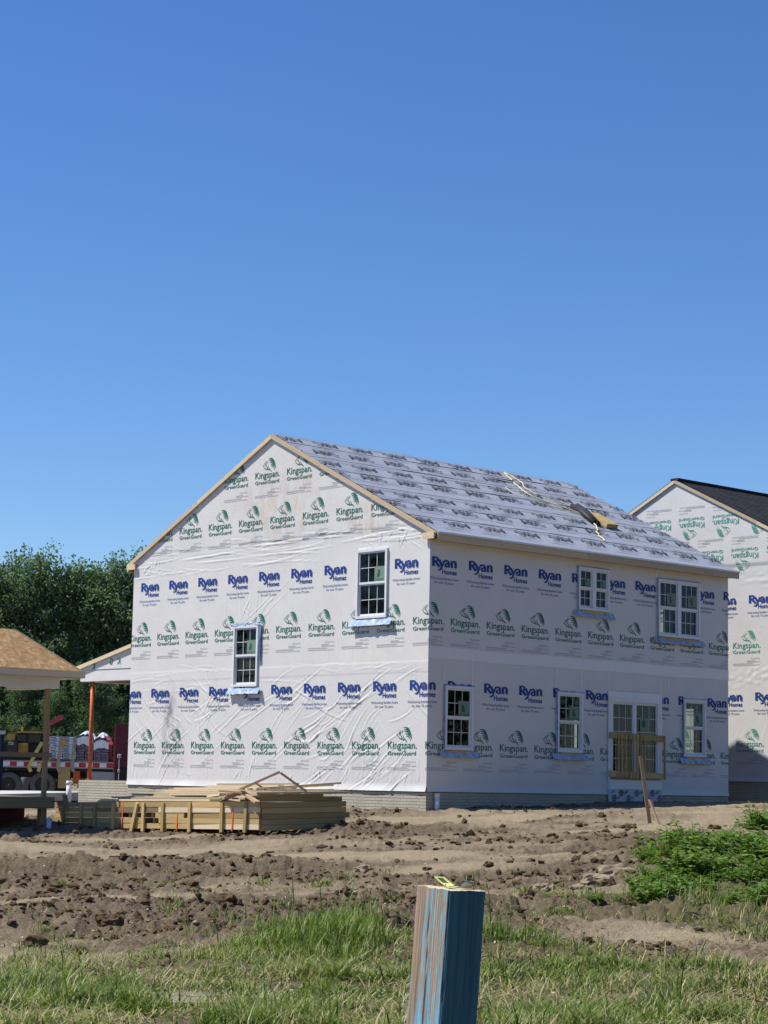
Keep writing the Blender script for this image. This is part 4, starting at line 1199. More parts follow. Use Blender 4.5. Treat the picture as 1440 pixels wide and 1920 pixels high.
for k in range(5): pn.put(LOGO_KING, 2.62 + 1.12 + 1.19 * k - 1.19, 8.72 - .0, -1, 1)
for k in range(6): pn.put(LOGO_KING, 1.97 + 1.12 - 1.19 + 1.19 * k, 7.74, -1, 1)
for k in range(6): pn.put(LOGO_RYAN, 1.47 + 1.12 - 1.19 + 1.19 * k, 6.22, -1)
for k in range(6): pn.put(LOGO_KING, 1.93 + 1.12 - 1.19 + 1.19 * k, 4.86, -1)
for k in range(6): pn.put(LOGO_RYAN, 1.27 + 1.12 - 1.19 + 1.19 * k, 3.58, -1)
for k in range(6): pn.put(LOGO_KING, 1.83 + 1.12 - 1.19 + 1.19 * k, 2.20, -1)
pn.build('lettering', nw, [M['print_blue'], M['print_teal'], M['print_fine'], M['print_tag']], lambda u, z: wn_(u, z) + .02 * (z > 7.3), emb_g)
rf = MB()
rf.add(p + q, [(0, 3, 2, 1), (4, 5, 6, 7), (0, 1, 5, 4), (1, 2, 6, 5), (2, 3, 7, 6), (3, 0, 4, 7)])
rf.add([mir(v) for v in p + q], [(0, 1, 2, 3), (7, 6, 5, 4), (4, 5, 1, 0), (5, 6, 2, 1), (6, 7, 3, 2), (7, 4, 0, 3)])
nro = rf.build('roof', M['black'], nb)
sh = MB()                             # shingle courses as stepped strips
ns_ = 44
for side in (0, 1):
    for k in range(ns_):
        s0 = k * SLEN / ns_ - (.06 if k == 0 else 0); s1 = (k + 1) * SLEN / ns_ + .02
        Vs = [roofpt(XO0 - .05, s0, .014), roofpt(XO1, s0, .014), roofpt(XO1, s1, .003), roofpt(XO0 - .05, s1, .003), roofpt(XO0 - .05, s0, .002), roofpt(XO1, s0, .002)]
        if side: Vs = [mir(v) for v in Vs]
        sh.add(Vs, [(0, 1, 2, 3), (4, 5, 1, 0)] if not side else [(3, 2, 1, 0), (0, 1, 5, 4)])
so = sh.build('shingle_courses', M['shingle'], nro); so['kind'] = 'stuff'
cp = MB(); cp.box((XO0 - .05, YR - .14, roofz(YR) - .03), (XO1, YR + .14, roofz(YR) + .03)); cp.build('ridge_cap', M['shingle'], nro)
rake(XO0 - .045, XO0 - .002, nb, M['pine'], -.01, [0, .5, 1.0], [0, .55, 1.0], .09)
board('fascia_board', M['pine'], nb, (XO0, -.262, EAVE - .1), (XO1, -.262, EAVE - .1), .04, .175)
b = MB(); b.box((.03, .03, -.2), (HW, HD, 1.405)); b.build('foundation', M['mortar'], nb)
brick_course(nb, 'foundation_bricks', 'g', 0, HD, .5, 1.38, -.02)

# ------------------------------------------------------------------ things on the roof
def on_roof(X, s, n=0):
    P = roofpt(X, s, n); w = hloc(P[0], P[1]); return (w[0], w[1], P[2])
bm_ = MB()
ax = [on_roof(8.08, 3.12, .03), on_roof(8.50, 3.18, .03), on_roof(8.40, 2.30, .03), on_roof(7.92, 2.25, .03)]
tp = [on_roof(8.08, 3.12, .14), on_roof(8.50, 3.18, .14), on_roof(8.40, 2.30, .14), on_roof(7.92, 2.25, .14)]
bm_.add(ax + tp, [(3, 2, 1, 0), (4, 5, 6, 7), (0, 1, 5, 4), (1, 2, 6, 5), (2, 3, 7, 6), (3, 0, 4, 7)][1:] + [(0, 1, 2, 3)])
tag(bm_.build('shingle_bundle', M['kraft']), 'brown wrapped bundle lying on the grey roof felt', 'bundle')
pdm = MB()
for k in range(2):
    pdm.tube([on_roof(8.12 + .06 * k, 3.75 - .1 * k, .07 + .05 * k), on_roof(7.9 + .06 * k, 3.1, .09 + .03 * k), on_roof(7.62 + .06 * k, 2.42 - .1 * k, .07)], [.07, .09, .07], 8)
tag(pdm.build('felt_roll', M['black'], None, True), 'black rolled felt offcut beside the brown bundle on the roof', 'roofing roll')
def rope(name, pts, r, label):
    P = np.array([on_roof(x, s, .05) for x, s in pts])
    q = []
    for i in range(len(P) - 1):
        for t in np.linspace(0, 1, 7)[:-1]:
            a_ = P[max(i - 1, 0)]; b_ = P[i]; c_ = P[i + 1]; d_ = P[min(i + 2, len(P) - 1)]
            v = .5 * (2 * b_ + (c_ - a_) * t + (2 * a_ - 5 * b_ + 4 * c_ - d_) * t * t + (3 * b_ - a_ - 3 * c_ + d_) * t ** 3)
            q.append(v + np.array([random.gauss(0, .012), random.gauss(0, .012), 0]))
    q.append(P[-1])
    mb = MB(); mb.tube(q, r, 6); o = mb.build(name, M['rope'], None, True); tag(o, label, 'rope', 'ropes on the roof'); return o
rope('rope', [(7.9, 6.25), (7.55, 5.6), (7.15, 4.75), (7.05, 4.2), (7.55, 3.55), (7.9, 3.05), (7.4, 2.1), (6.9, 1.6), (6.55, .95)], .016, 'thick cream rope running down the roof from the ridge past the bundle')
rope('rope', [(7.95, 6.2), (7.9, 5.7), (7.75, 5.3), (7.5, 5.0), (7.45, 4.5), (7.7, 4.35), (8.0, 4.0), (8.1, 3.7)], .013, 'cream rope lying in a loop close to the ridge, ending at the black roll')
rope('rope', [(6.9, 4.9), (6.45, 4.6), (6.35, 4.1), (6.75, 3.65), (7.4, 3.3), (7.85, 3.1)], .010, 'thin cream rope curving left across the middle of the roof')
bl = MB(); bl.add([on_roof(6.55, 5.55, .03), on_roof(7.45, 5.45, .03), on_roof(7.5, 5.36, .09), on_roof(6.9, 5.40, .07)], [(0, 1, 2, 3)]); bl.build('felt_flap', M['black']); tag(bpy.data.objects['felt_flap'], 'black lifted felt edge near the ridge beside the ropes', 'felt flap')

# ------------------------------------------------------------------ lumber stack in front of the gable wall
def hw3(X, Y, z): w = hloc(X, Y); return Vector((w[0], w[1], z))
LX, LY = -8.36, -4.53
lum = empty('lumber_stack', (*hloc(LX, LY), .70), HT)
tag(lum, 'stack of yellow treated lumber with loose pine boards on top on the dirt', 'lumber stack')
slopeL = -.022                        # the stack follows the ground to the left
def lmat(): return random.choice((M['treated'],) * 7 + (M['pine'], M['pine'], M['old_treated']))
def lp(b, a, z): return (b, a, z + slopeL * a)
LH = .098
for k in range(5):
    z = .03 + LH * k + LH / 2
    jig = random.uniform(-.02, .02)
    segs = [(.02, 1.9), (1.93, 4.1), (4.14, 6.3)] if k % 2 == 0 else [(.02, 2.9), (2.93, 5.0), (5.02, 6.25)]
    for (a0, a1) in segs:
        if k == 2 and a0 > 1.5 and a0 < 2.2: a0 = 2.15; a1 = 3.0
        if k == 1 and 1.9 < a0 < 3.5 : a0 += .5
        board('board', lmat(), lum, lp(jig, a0, z), lp(jig + random.uniform(-.012, .012), a1, z), .04, LH - .004)
    # boards running away along the right-hand end
    for r in range(3):
        board('board', lmat(), lum, (.03 + random.uniform(-.02, .02), .03 + .05 * r + random.uniform(-.008, .008), z - .02), (1.98 + random.uniform(-.09, .10), .03 + .05 * r + random.uniform(-.008, .008), z + .02), .042, LH - .005, up=(0, 0, 1))
    for r in range(7):
        aa = .6 + r * .85 + random.uniform(-.1, .1)
        board('board', lmat(), lum, (.06, aa, z + slopeL * aa), (1.8, aa, z + slopeL * aa), .045, LH - .012)
    board('board', lmat(), lum, lp(1.85, .3, z), lp(1.85, 6.2, z), .04, LH - .004)
# upright stakes and bands on the long face
for aa, lean in ((.34, .03), (1.02, 0), (1.95, 0), (2.75, .0), (3.35, 0), (3.55, .16), (4.3, 0), (4.9, 0), (5.35, 0), (5.95, 0)):
    board('upright', M['treated'], lum, (-.045, aa + lean, slopeL * aa - .02), (-.045, aa, .50 + slopeL * aa), .075, .038, up=(1, 0, 0))
for aa in (.72, 2.32, 4.02):
    board('strap', M['orange'], lum, (-.028, aa + .03, .0 + slopeL * aa), (-.028, aa, .53 + slopeL * aa), .028, .006, up=(1, 0, 0))
# top: long pine boards lying towards the left, stepped
rr = np.random.default_rng(3)
for i in range(16):
    b0 = .10 + i * .145; step = .036 * (i // 2); a0 = rr.uniform(.55, 1.3) + .05 * i; a1 = rr.uniform(4.7, 5.5) - .05 * i
    for q in range(1 + (i // 5)):
        zz = .52 + step - .037 * q + .018
        board('board', M['pine'], lum, lp(b0, a0, zz), lp(b0 + rr.normal(0, .05), a1, zz + rr.uniform(-.01, .04)), .14, .034)
for i in range(6):
    b0 = .5 + i * .3; a0 = rr.uniform(.9, 2.4); a1 = a0 + rr.uniform(1.8, 3.0); zz = .60 + .10 * b0
    board('board', M['pine'], lum, lp(b0, a0, zz + .012 * i), lp(b0 + .08, a1, zz + .01 + .012 * i), .14, .034)
# panels and offcuts at the right-hand end
for i, (z, o1, o2) in enumerate(((.555, .0, 1.95), (.60, .05, 1.5))):
    board('board', M['treated'], lum, (.02, .04, z), (o2, .10, z + .02), .05, .085)
for i in range(4):
    board('board', M['pine'], lum, (-.10 + .03 * i, .10 + .21 * i, .66 + .01 * i), (2.02 + .05 * i, .02 + .21 * i, .70 + .012 * i), .20, .032)
board('board', M['pine'], lum, (.3, .55, .73), (1.95, .15, .86), .14, .034)
board('board', M['pine'], lum, (.25, .75, .72), (2.0, .42, .82), .14, .034)
board('board', M['stakewood'], lum, (-.12, .35, .68), (-.02, 1.06, .52), .10, .035)
board('board', M['stakewood'], lum, (-.15, -.08, .50), (-.06, .40, .66), .10, .035)
board('board', M['stakewood'], lum, (-.13, .95, .68), (-.12, .30, .66), .12, .03)
board('board', M['pine'], lum, (-.05, 1.0, .62), (.06, 1.5, .58), .14, .035)
# the tilted A of offcuts on top
aframe = MB()
board('brace', M['stakewood'], lum, (.15, .95, .66), (.62, .26, 1.03), .085, .034)
board('brace', M['stakewood'], lum, (.63, .25, 1.02), (1.05, .02, .70), .085, .034)
board('brace', M['stakewood'], lum, (.36, .62, .84), (.56, .48, .68), .075, .03)
board('board', M['old_treated'], lum, lp(.1, 6.05, .42), lp(.1, 6.15, .66), .09, .04)

# ------------------------------------------------------------------ covered porch of the next house, at the left edge
PX, PYY = -8.85, 1.37                # its corner post in the lot's frame
lporch = empty('covered_porch', (*hloc(PX, PYY), 0), HT)
tag(lporch, 'half-built porch with orange board hip roof on a wooden post at left edge', 'porch')
c0 = (.42, -.45); zt = 3.60; run = .96; rise = .80
pl = MB()
xa = -7.0
dpt = 2 * run
V = [(c0[0], c0[1], zt), (c0[0], c0[1] + dpt, zt), (c0[0] - run, c0[1] + run, zt + rise), (xa, c0[1], zt), (xa, c0[1] + dpt, zt), (xa, c0[1] + run, zt + rise)]
pl.add(V, [(0, 1, 2), (3, 0, 2, 5), (1, 4, 5, 2), (0, 3, 4, 1)])
pl.build('roof_deck', M['osb'], lporch)
hp = MB(); hp.tube([(c0[0], c0[1], zt + .004), (c0[0] - run, c0[1] + run, zt + rise + .004)], .012, 6); hp.build('hip_edge', M['pine'], lporch)
board('fascia_board', M['pine'], lporch, (xa, c0[1] - .022, zt - .062), (c0[0] + .04, c0[1] - .022, zt - .062), .04, .13)
board('fascia_board', M['pine'], lporch, (c0[0] + .022, c0[1], zt - .062), (c0[0] + .022, c0[1] + dpt, zt - .062), .04, .13)
b = MB(); b.box((xa, -.16, zt - .34), (.10, .10, zt - .125)); b.box((-.16, .10, zt - .34), (.10, 1.3, zt - .125)); b.build('beam', M['beamwhite'], lporch)
b = MB(); b.box((xa, c0[1] + .03, zt - .145), (c0[0] - .02, c0[1] + dpt - .03, zt - .132)); b.build('soffit', M['beamwhite'], lporch)
board('post', M['old_treated'], lporch, (-.06, 0, 1.18), (-.06, 0, zt - .34), .078, .078, up=(0, 1, 0))
board('post', M['old_treated'], lporch, (-3.0, 0, 1.18), (-3.0, 0, zt - .34), .09, .09, up=(0, 1, 0))
board('rail', M['old_treated'], lporch, (xa, -.07, 1.98), (.03, -.07, 1.98), .04, .09)
board('rim_joist', M['old_treated'], lporch, (xa, -.10, 1.06), (.12, -.10, 1.06), .04, .19)
board('rim_joist', M['old_treated'], lporch, (.10, -.08, 1.06), (.10, 1.6, 1.06), .04, .19)
for k in range(12):
    board('deck_board', M['old_treated'], lporch, (xa, -.05 + .145 * k, 1.17), (.12, -.05 + .145 * k, 1.17), .138, .025)
for k in range(8): board('joist', M['old_treated'], lporch, (.0 - .6 * k - .1, -.07, 1.055), (.0 - .6 * k - .1, 1.6, 1.055), .04, .17)
board('pier', M['old_treated'], lporch, (-.05, .05, .3), (-.05, .05, .965), .13, .13, up=(0, 1, 0))
board('pier', M['old_treated'], lporch, (-3.0, .05, .3), (-3.0, .05, .965), .13, .13, up=(0, 1, 0))
board('skirt_board', M['maroon'], lporch, (xa, .9, .80), (.1, .9, .80), .03, .30)

# ------------------------------------------------------------------ small site things
def pipe(x, y, z0, z1, r, label, mm, lean=(0, 0)):
    m = MB(); m.tube([(0, 0, z0), (lean[0] * .9, lean[1] * .9, z0 + (z1 - z0) * .92)], r, 14); m.tube([(lean[0] * .88, lean[1] * .88, z0 + (z1 - z0) * .84), (lean[0], lean[1], z1)], r * 1.14, 14)
    o = m.build('pipe', mm, None, True); o.location = (x, y, 0); tag(o, label, 'pipe'); return o
wx, wy = hloc(.24, -.10); pipe(wx, wy, .8, 1.37, .055, 'white plastic drain pipe standing at the near house corner', M['pvc'])
pipe(-7.55, 50.6, .9, 1.47, .065, 'white capped pipe standing beside the brick-pattern porch foundation', M['pvc'])
pipe(-6.23, 39.4, thf(-6.23, 39.4) - .05, thf(-6.23, 39.4) + .20, .048, 'short pale blue pipe stub by the porch pier', M['pipeblue'])

stx, sty = 4.66, 36.0
stz = thf(stx, sty)
st = empty('survey_stake', (stx, sty, stz))
tag(st, 'leaning brown wooden stake with pink ribbon in the dirt before the patio door', 'stake')
board('stake', M['stakewood'], st, (.06, 0, -.1), (-.11, .05, 1.17), .062, .04, up=(0, 1, 0))
rb = MB(); rb.box((.015, -.035, .30), (.10, -.028, .40)); rb.add([(.06, -.05, .36), (.10, -.06, .35), (.12, -.07, .22), (.09, -.06, .20)], [(0, 1, 2, 3)]); rb.build('ribbon', M['pink'], st)
s2 = board('wood_stake', M['stakewood'], None, (stx + .03, sty - .05, stz + .42), (stx + .21, sty - .35, stz - .12), .034, .024); tag(s2, 'short dark stick leaning against the ribboned stake', 'stake')

# corner marker post, close to the camera
def marker():
    fx = lambda px, py, D: (lambda v: Vector((0, 0, EYE)) + v * (D / v.y))(cam.matrix_world.to_3x3() @ Vector(((px - 720) / 3855, -(py - 960) / 3855, -1)))
    top = fx(846.5, 1664.5, 3.92)
    bot = fx(846.5 - 67, 2560, 3.92)
    ax_ = (top - bot).normalized()
    base = top - ax_ * (top.z / ax_.z)
    o = empty('marker_post', base)
    zax = ax_; xax = Vector((math.cos(rad(41.5)), math.sin(rad(41.5)), 0)); xax = (xax - zax * xax.dot(zax)).normalized(); yax = zax.cross(xax)
    Mx = Matrix((xax, yax, zax)).transposed().to_4x4(); Mx.translation = base
    o.matrix_world = Mx
    Ht = (top - base).length; h = .0485; bv = .003
    mb = MB(); V = []; F = []
    nside = 44; nz = 150
    prm = np.linspace(-1, 1, nside, endpoint=False)
    ring = [(t, -1) for t in prm] + [(1, t) for t in prm] + [(-t, 1) for t in prm] + [(-1, -t) for t in prm]
    ring = np.array(ring); nr_ = len(ring)
    arc = np.arange(nr_) / nside * 2 * h
    zs_ = np.concatenate([np.linspace(-.5, Ht - .5, 30, endpoint=False), np.linspace(Ht - .5, Ht, nz - 30)])
    A_, Z_ = np.meshgrid(arc, zs_)
    wob = .006 * vnoise(Z_ * 2.3, A_ * 20, 3)
    grain = np.abs(fbm((A_ + wob) * 260, Z_ * 1.2, 501, 3)) * 2
    grv = -.0007 * np.clip(.42 - grain, 0, 1) / .42 - .0004 * np.clip(fbm(A_ * 420, Z_ * 7, 511, 2), 0, 1)
    crack = -.0022 * np.exp(-((A_ - (7 * nside / 2) / nside * 2 * h - .004 * np.sin(Z_ * 3) - .002 * np.sin(Z_ * 17)) / .0011) ** 2) * (vnoise(Z_ * 4, Z_ * 0, 8) > -.35)
    corner = np.minimum.reduce([np.abs(A_ - k * 2 * h) for k in range(5)])
    chip = np.clip(fbm(Z_ * 14, np.round(A_ / (2 * h)) * 7.3, 521, 4), 0, 1)
    cut = -(.0022 + .010 * chip) * np.clip(1 - corner / .006, 0, 1)
    R_ = 1 + (grv + crack + cut) / h
    X_ = ring[None, :, 0] * h * R_; Y_ = ring[None, :, 1] * h * R_
    Zt = Z_.copy(); Zt[-1] += -.0015 + .003 * fbm(arc * 60, arc * 0, 531, 2)
    V = np.stack([X_, Y_, Zt], -1).reshape(-1, 3)
    nzz = len(zs_)
    F = [(i * nr_ + k, i * nr_ + (k + 1) % nr_, (i + 1) * nr_ + (k + 1) % nr_, (i + 1) * nr_ + k) for i in range(nzz - 1) for k in range(nr_)]
    mb.add([tuple(v) for v in V], F, 0); mb.add([tuple(v) for v in V[-nr_:]], [tuple(range(nr_))], 1)
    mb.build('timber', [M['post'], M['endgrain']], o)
    # stapled lumber tag, curled up at one end
    def strip(name, pts, w, mm, ydir):
        V = []; F = []
        for (x, y, z) in pts: V += [(x - ydir[0] * w / 2, y - ydir[1] * w / 2, z), (x + ydir[0] * w / 2, y + ydir[1] * w / 2, z), (x - ydir[0] * w / 2, y - ydir[1] * w / 2, z + .0012), (x + ydir[0] * w / 2, y + ydir[1] * w / 2, z + .0012)]
        for i in range(len(pts) - 1):
            a = 4 * i; F += [(a, a + 1, a + 5, a + 4), (a + 2, a + 6, a + 7, a + 3), (a, a + 4, a + 6, a + 2), (a + 1, a + 3, a + 7, a + 5)]
        m = MB(); m.add(V, F); return m.build(name, mm, o)
    t = Ht
    wx_ = Vector((.75, -.66, 0)); wy_ = Vector((.66, .75, 0))
    def tp(a, b, z): return (wx_.x * a + wy_.x * b, wx_.y * a + wy_.y * b, t + z)
    wd = (wx_ * .97 + wy_ * .22)
    strip('yellow_tag', [tp(.004, -.020, .002), tp(-.002, -.004, .003), tp(-.009, .007, .006), tp(-.016, .012, .011), tp(-.024, .016, .017)], .021, M['tagyellow'], (wd.x, wd.y))
    ink = MB()
    for k in range(4):
        f = .25 + .2 * k; c_ = Vector(tp(-.009 - .015 * f, .007 + .009 * f - .0014, .0062 + .011 * f))
        ink.bar(c_ - wd * .0055, c_ + wd * .0055, .0016, .0012, up=(0, 0, 1))
    ink.build('tag_print', M['taginkk'], o)
    wd2 = (wx_ * .35 + wy_ * .94)
    strip('green_tag', [tp(.006, .004, .003), tp(.016, .006, .008), tp(.026, .010, .014), tp(.036, .006, .011)], .022, M['taggreen'], (wd2.x, wd2.y))
    stp = MB(); stp.tube([tp(-.012, -.008, .003), tp(-.012, -.008, .006), tp(-.012, .008, .006), tp(-.012, .008, .003)], .0008, 5); stp.tube([tp(.026, .0, .012), tp(.027, .001, .024)], .0008, 5); stp.build('staple', M['steel_grey'], o)
    tag(o, 'square timber marker post with worn blue paint and yellow tag on top in the foreground', 'post')
marker()

# ------------------------------------------------------------------ concrete drive edge, dumpster, truck, dump truck behind
def atD(px, py, D):
    v = cam.matrix_world.to_3x3() @ Vector(((px - 720) / 3855, -(py - 960) / 3855, -1)); return Vector((0, 0, EYE)) + v * (D / v.y)
dv = MB()
dv.add([(-11.5, 52.0, 1.02), (-8.3, 60.5, 1.14), (-16, 66, 1.1), (-22, 54, 1.0), (-11.5, 52.0, .8), (-8.3, 60.5, .9)], [(0, 1, 2, 3), (4, 5, 1, 0)])
d_ = dv.build('driveway', M['concrete']); d_['kind'] = 'structure'

dm = empty('dumpster', (-12.62, 62.0, 0), rad(11))
tag(dm, 'dark navy steel roll-off dumpster with upright ribs at the far left', 'dumpster')
b = MB(); b.box((-5, 0, .95), (1.35, .08, 2.86)); b.box((1.27, .0, .95), (1.35, 2.4, 2.86)); b.build('wall', M['navy'], dm)
for k in range(9): b = MB(); b.box((1.16 - .32 * k, -.07, 1.0), (1.26 - .32 * k, -.001, 2.80)); b.build('rib', M['navy'], dm)
b = MB(); b.box((-5, -.09, 2.79), (1.38, -.002, 2.90)); b.build('top_rail', M['steel_grey'], dm)

TY = 80.0
def tx(px): return (px - 720) / 3855 * TY * 1.0 / 1.0 + .02
TG = thf(-13, 80)
trk = empty('flatbed_truck', (tx(160), TY, 0))
tag(trk, 'flatbed delivery truck with red and white striped edge parked behind the porch', 'truck')
ox = tx(160)
def TZ(px, py): return atD(px, py, TY).z
bedz = TZ(160, 1429)
x0, x1 = tx(-160) - ox, tx(225) - ox
b = MB(); b.box((x0, 0, bedz - .06), (x1, 2.4, bedz)); b.box((x0, .1, bedz - .34), (x1 - .1, .4, bedz - .24)); b.build('deck', M['black'], trk)
n = 30; wseg = (x1 - x0) / n
for k in range(n):
    b = MB(); b.box((x0 + k * wseg, -.025, bedz - .20), (x0 + (k + 1) * wseg - .004, -.001, bedz - .03)); b.build('reflector', M['red_tape'] if k % 2 else M['white_tape'], trk)
b = MB(); b.box((x0, -.032, bedz - .028), (x1, -.002, bedz + .02)); b.box((x0, -.032, bedz - .25), (x1, -.002, bedz - .203)); b.build('side_rail', M['steel_grey'], trk)
for k, px in enumerate((30.7, 93.7, -70)):
    cx = tx(px) - ox; cz = TZ(px, 1471.5)
    w = MB(); w.lathe([(.0, .30), (-.02, .33), (-.02, .45), (.02, .49), (.26, .49), (.30, .45)], (cx, .02, cz), 'Y', 30); wh = w.build('wheel', M['rubber'], trk, True)
    r_ = MB(); r_.lathe([(.06, .01), (.06, .12), (.14, .2), (.03, .295), (.0, .30)], (cx, .02, cz), 'Y', 24); r_.build('rim', M['rim'], wh, True)
b = MB(); b.box((x0, .5, bedz - .62), (x1, 1.9, bedz - .35)); b.build('chassis', M['black'], trk)
b = MB(); b.box((tx(123) - ox, .0, TZ(130, 1478)), (tx(145) - ox, .03, bedz - .25)); b.build('mudflap', M['kraft'], trk); 
b = MB(); b.box((tx(176) - ox, .05, TZ(180, 1466)), (tx(232) - ox, .6, TZ(180, 1447))); b.build('toolbox', M['steel_grey'], trk)
b = MB(); b.box((tx(150) - ox, .1, TZ(150, 1470)), (tx(162) - ox, .5, bedz - .3)); b.build('side_tank', M['jack'], trk)
b = MB(); b.box((tx(224) - ox, .0, bedz - .35), (tx(226) - ox + .03, 2.4, TZ(230, 1357))); b.build('headboard_frame', M['dark_red'], trk)
b = MB(); b.box((tx(226) - ox + .032, .02, bedz - .2), (tx(262) - ox, 2.38, TZ(240, 1358))); b.build('headboard', M['maroon'], trk)
b = MB(); b.box((tx(228) - ox, -.05, TZ(230, 1485)), (tx(300) - ox, 2.3, bedz - .21)); b.build('cab_underside', M['black'], trk)
b = MB(); b.tube([(tx(236) - ox, -.12, TZ(236, 1470)), (tx(236) - ox, -.12, TZ(236, 1415))], .02, 8); b.tube([(tx(236) - ox, -.12, TZ(236, 1421)), (tx(236) - ox, -.14, TZ(236, 1415))], .075, 10); b.tube([(tx(236) - ox, -.12, TZ(236, 1448)), (tx(236) - ox, -.14, TZ(236, 1443))], .05, 10); b.build('mirror', M['steel_grey'], trk)
b = MB(); b.box((tx(90) - ox, .9, bedz), (tx(96) - ox, 1.05, TZ(93, 1352))); b.bar((tx(91) - ox, .95, TZ(91, 1357)), (tx(120) - ox, .95, TZ(120, 1342)), .16, .16); b.box((tx(88) - ox, .7, bedz), (tx(99) - ox, 1.3, bedz + .42)); b.build('crane_arm', M['dark_red'], trk)
# shingle pallets on the bed
def pallet(pxa, pxb, pytop, mats_, label, rows, film):
    e = empty('shingle_pallet', (tx((pxa + pxb) / 2), TY + .15, bedz + .002)); w = tx(pxb) - tx(pxa); hgt = TZ(pxa, pytop) - bedz
    tag(e, label, 'pallet', 'shingle pallets on the truck bed')
    b = MB(); b.box((-w / 2, 0, 0), (w / 2, 1.1, .09)); b.build('pallet_base', M['stakewood'], e)
    hh = (hgt - .1) / rows
    for k in range(rows):
        for j in range(2):
            b = MB(); xo = random.uniform(-.02, .02)
            b.box((-w / 2 + j * w / 2 + .01 + xo, random.uniform(-.03, .02), .1 + k * hh), (-w / 2 + (j + 1) * w / 2 - .01 + xo, 1.1, .1 + (k + 1) * hh - .022))
            b.build('bundle', mats_[0], e)
            if (k + j) % 2 == 0 or mats_[0] is M['shingle_pack_white']:
                b = MB(); xx = -w / 2 + j * w / 2 + .04 + xo; b.box((xx, -.036, .1 + k * hh + hh * .15), (xx + w * .22, -.032, .1 + k * hh + hh * .5)); b.build('bundle_print', mats_[1], e)
    if film:
        b = MB(); V = []; F = []; nu = 9; nv = 7
        for i in range(nu):
            for j in range(nv):
                u = i / (nu - 1); v = j / (nv - 1)
                bul = math.sin(math.pi * u) ** .6 * math.sin(math.pi * (.15 + .7 * v)) ** .5
                V.append((-w / 2 - .03 + (w + .06) * u, -.05 + 1.2 * v, hgt - .18 + film * bul + random.uniform(-.05, .05)))
        for i in range(nu - 1):
            for j in range(nv - 1): F.append((i * nv + j, (i + 1) * nv + j, (i + 1) * nv + j + 1, i * nv + j + 1))
        b.add(V, F)
        V = [(-w / 2 + w * i / 8, -.05 + random.uniform(-.02, .01), hgt - .15 + film * .3 * math.sin(math.pi * i / 8)) for i in range(9)]; Vb = [(v[0], -.045, hgt - .32 - random.uniform(0, .12)) for v in V]
        b.add(V + Vb, [(i, i + 9, i + 10, i + 1) for i in range(8)])
        b.build('plastic_film', M['plastic_film'], e)
    return e
pA = pallet(103, 153, 1380, (M['shingle_pack_white'], M['shingle_pack_blue']), 'pallet of white and blue shingle bundles with orange logo on the truck bed', 9, 0)
pB = pallet(154, 185, 1378, (M['shingle_pack_purple'], M['shingle_pack_blue']), 'pallet of purple shingle bundles behind the orange jack post', 9, .34)
pC = pallet(186, 214, 1386, (M['shingle_pack_purple'], M['shingle_pack_blue']), 'rightmost purple shingle pallet with loose clear film on top', 8, .42)
b = MB(); zc = TZ(126, 1392) - bedz
star = []
for k in range(16):
    t = 2 * math.pi * k / 16; r = .16 if k % 2 == 0 else .10; star.append((r * math.cos(t), -.045, zc + r * math.sin(t)))
b.add(star + [(0, -.045, zc)], [(k, (k + 1) % 16, 16) for k in range(16)]); b.build('emblem_print', M['print_orange'], pA)
def tstrap(pts, mm, label):
    mb = MB(); P = [atD(px, py, TY - .12) for px, py in pts]
    for a, c in zip(P[:-1], P[1:]): mb.bar(a, c, .012, .13, up=(1, 0, .3))
    tag(mb.build('strap', mm), label, 'strap', 'cargo straps on the truck')
tstrap([(115, 1380), (108, 1438), (112, 1448)], M['strap_grey'], 'left grey cargo strap over the white shingle pallet')
tstrap([(141, 1380), (135, 1436), (138, 1447)], M['strap_grey'], 'right grey cargo strap over the white shingle pallet')
tstrap([(79, 1392), (66, 1413), (54, 1438), (58, 1447)], M['strap'], 'yellow cargo strap slanting over the truck bed left of the porch post')
tstrap([(96, 1424), (75, 1431), (72, 1447)], M['strap'], 'yellow cargo strap lying low behind the porch post')

dtk = empty('dump_truck', (0, 88, 0)); tag(dtk, 'yellow articulated dump truck numbered 725 parked behind the flatbed', 'dump truck')
def dq(px, py): P = atD(px, py, 88); return P.x, P.z
def dbox(name, mm, pxa, pya, pxb, pyb, y0, y1):
    xa_, za = dq(pxa, pya); xb_, zb = dq(pxb, pyb); m = MB(); m.box((xa_, y0, zb), (xb_, y1, za)); return m.build(name, mm, dtk)
dbox('hood', M['yellow'], 36, 1393, 52, 1413, -.2, 1.6); dbox('body', M['black'], -30, 1390, 70, 1425, .1, 2.0)
dbox('cab_roof', M['yellow'], 32, 1370.5, 76, 1375, -.1, 1.7); dbox('cab', M['black'], 32, 1375.2, 78, 1393, .0, 1.6)
dbox('cab_window', M['glass'], 54, 1377, 76, 1392, -.05, -.02)
dbox('windshield', M['glass'], 33, 1377, 48, 1390, -.05, -.02)
dbox('dump_body', M['yellow'], 16, 1376, 29, 1388, -.3, 1.6); dbox('side_panel', M['rim'], 16, 1390, 34, 1412, -.32, .0)
for k in range(5): dbox('grille_slat', M['yellow'], 37, 1395.5 + 3.4 * k, 51, 1396.8 + 3.4 * k, -.24, -.205)
m = MB(); xx, zz = dq(38, 1371); m.tube([(xx, .5, zz), (xx, .5, zz + .2)], .04, 8); m.build('beacon', M['yellow'], dtk)
for px in (10, 66):
    xx, zz = dq(px, 1475); m = MB(); m.lathe([(0, .3), (-.05, .5), (.0, .72), (.5, .72)], (xx, .0, zz), 'Y', 24); m.build('wheel', M['rubber'], dtk, True)
t7 = T3(font_template('725', .12, .24, .01, 'LEFT')); xx, zz = dq(17.5, 1396.5)
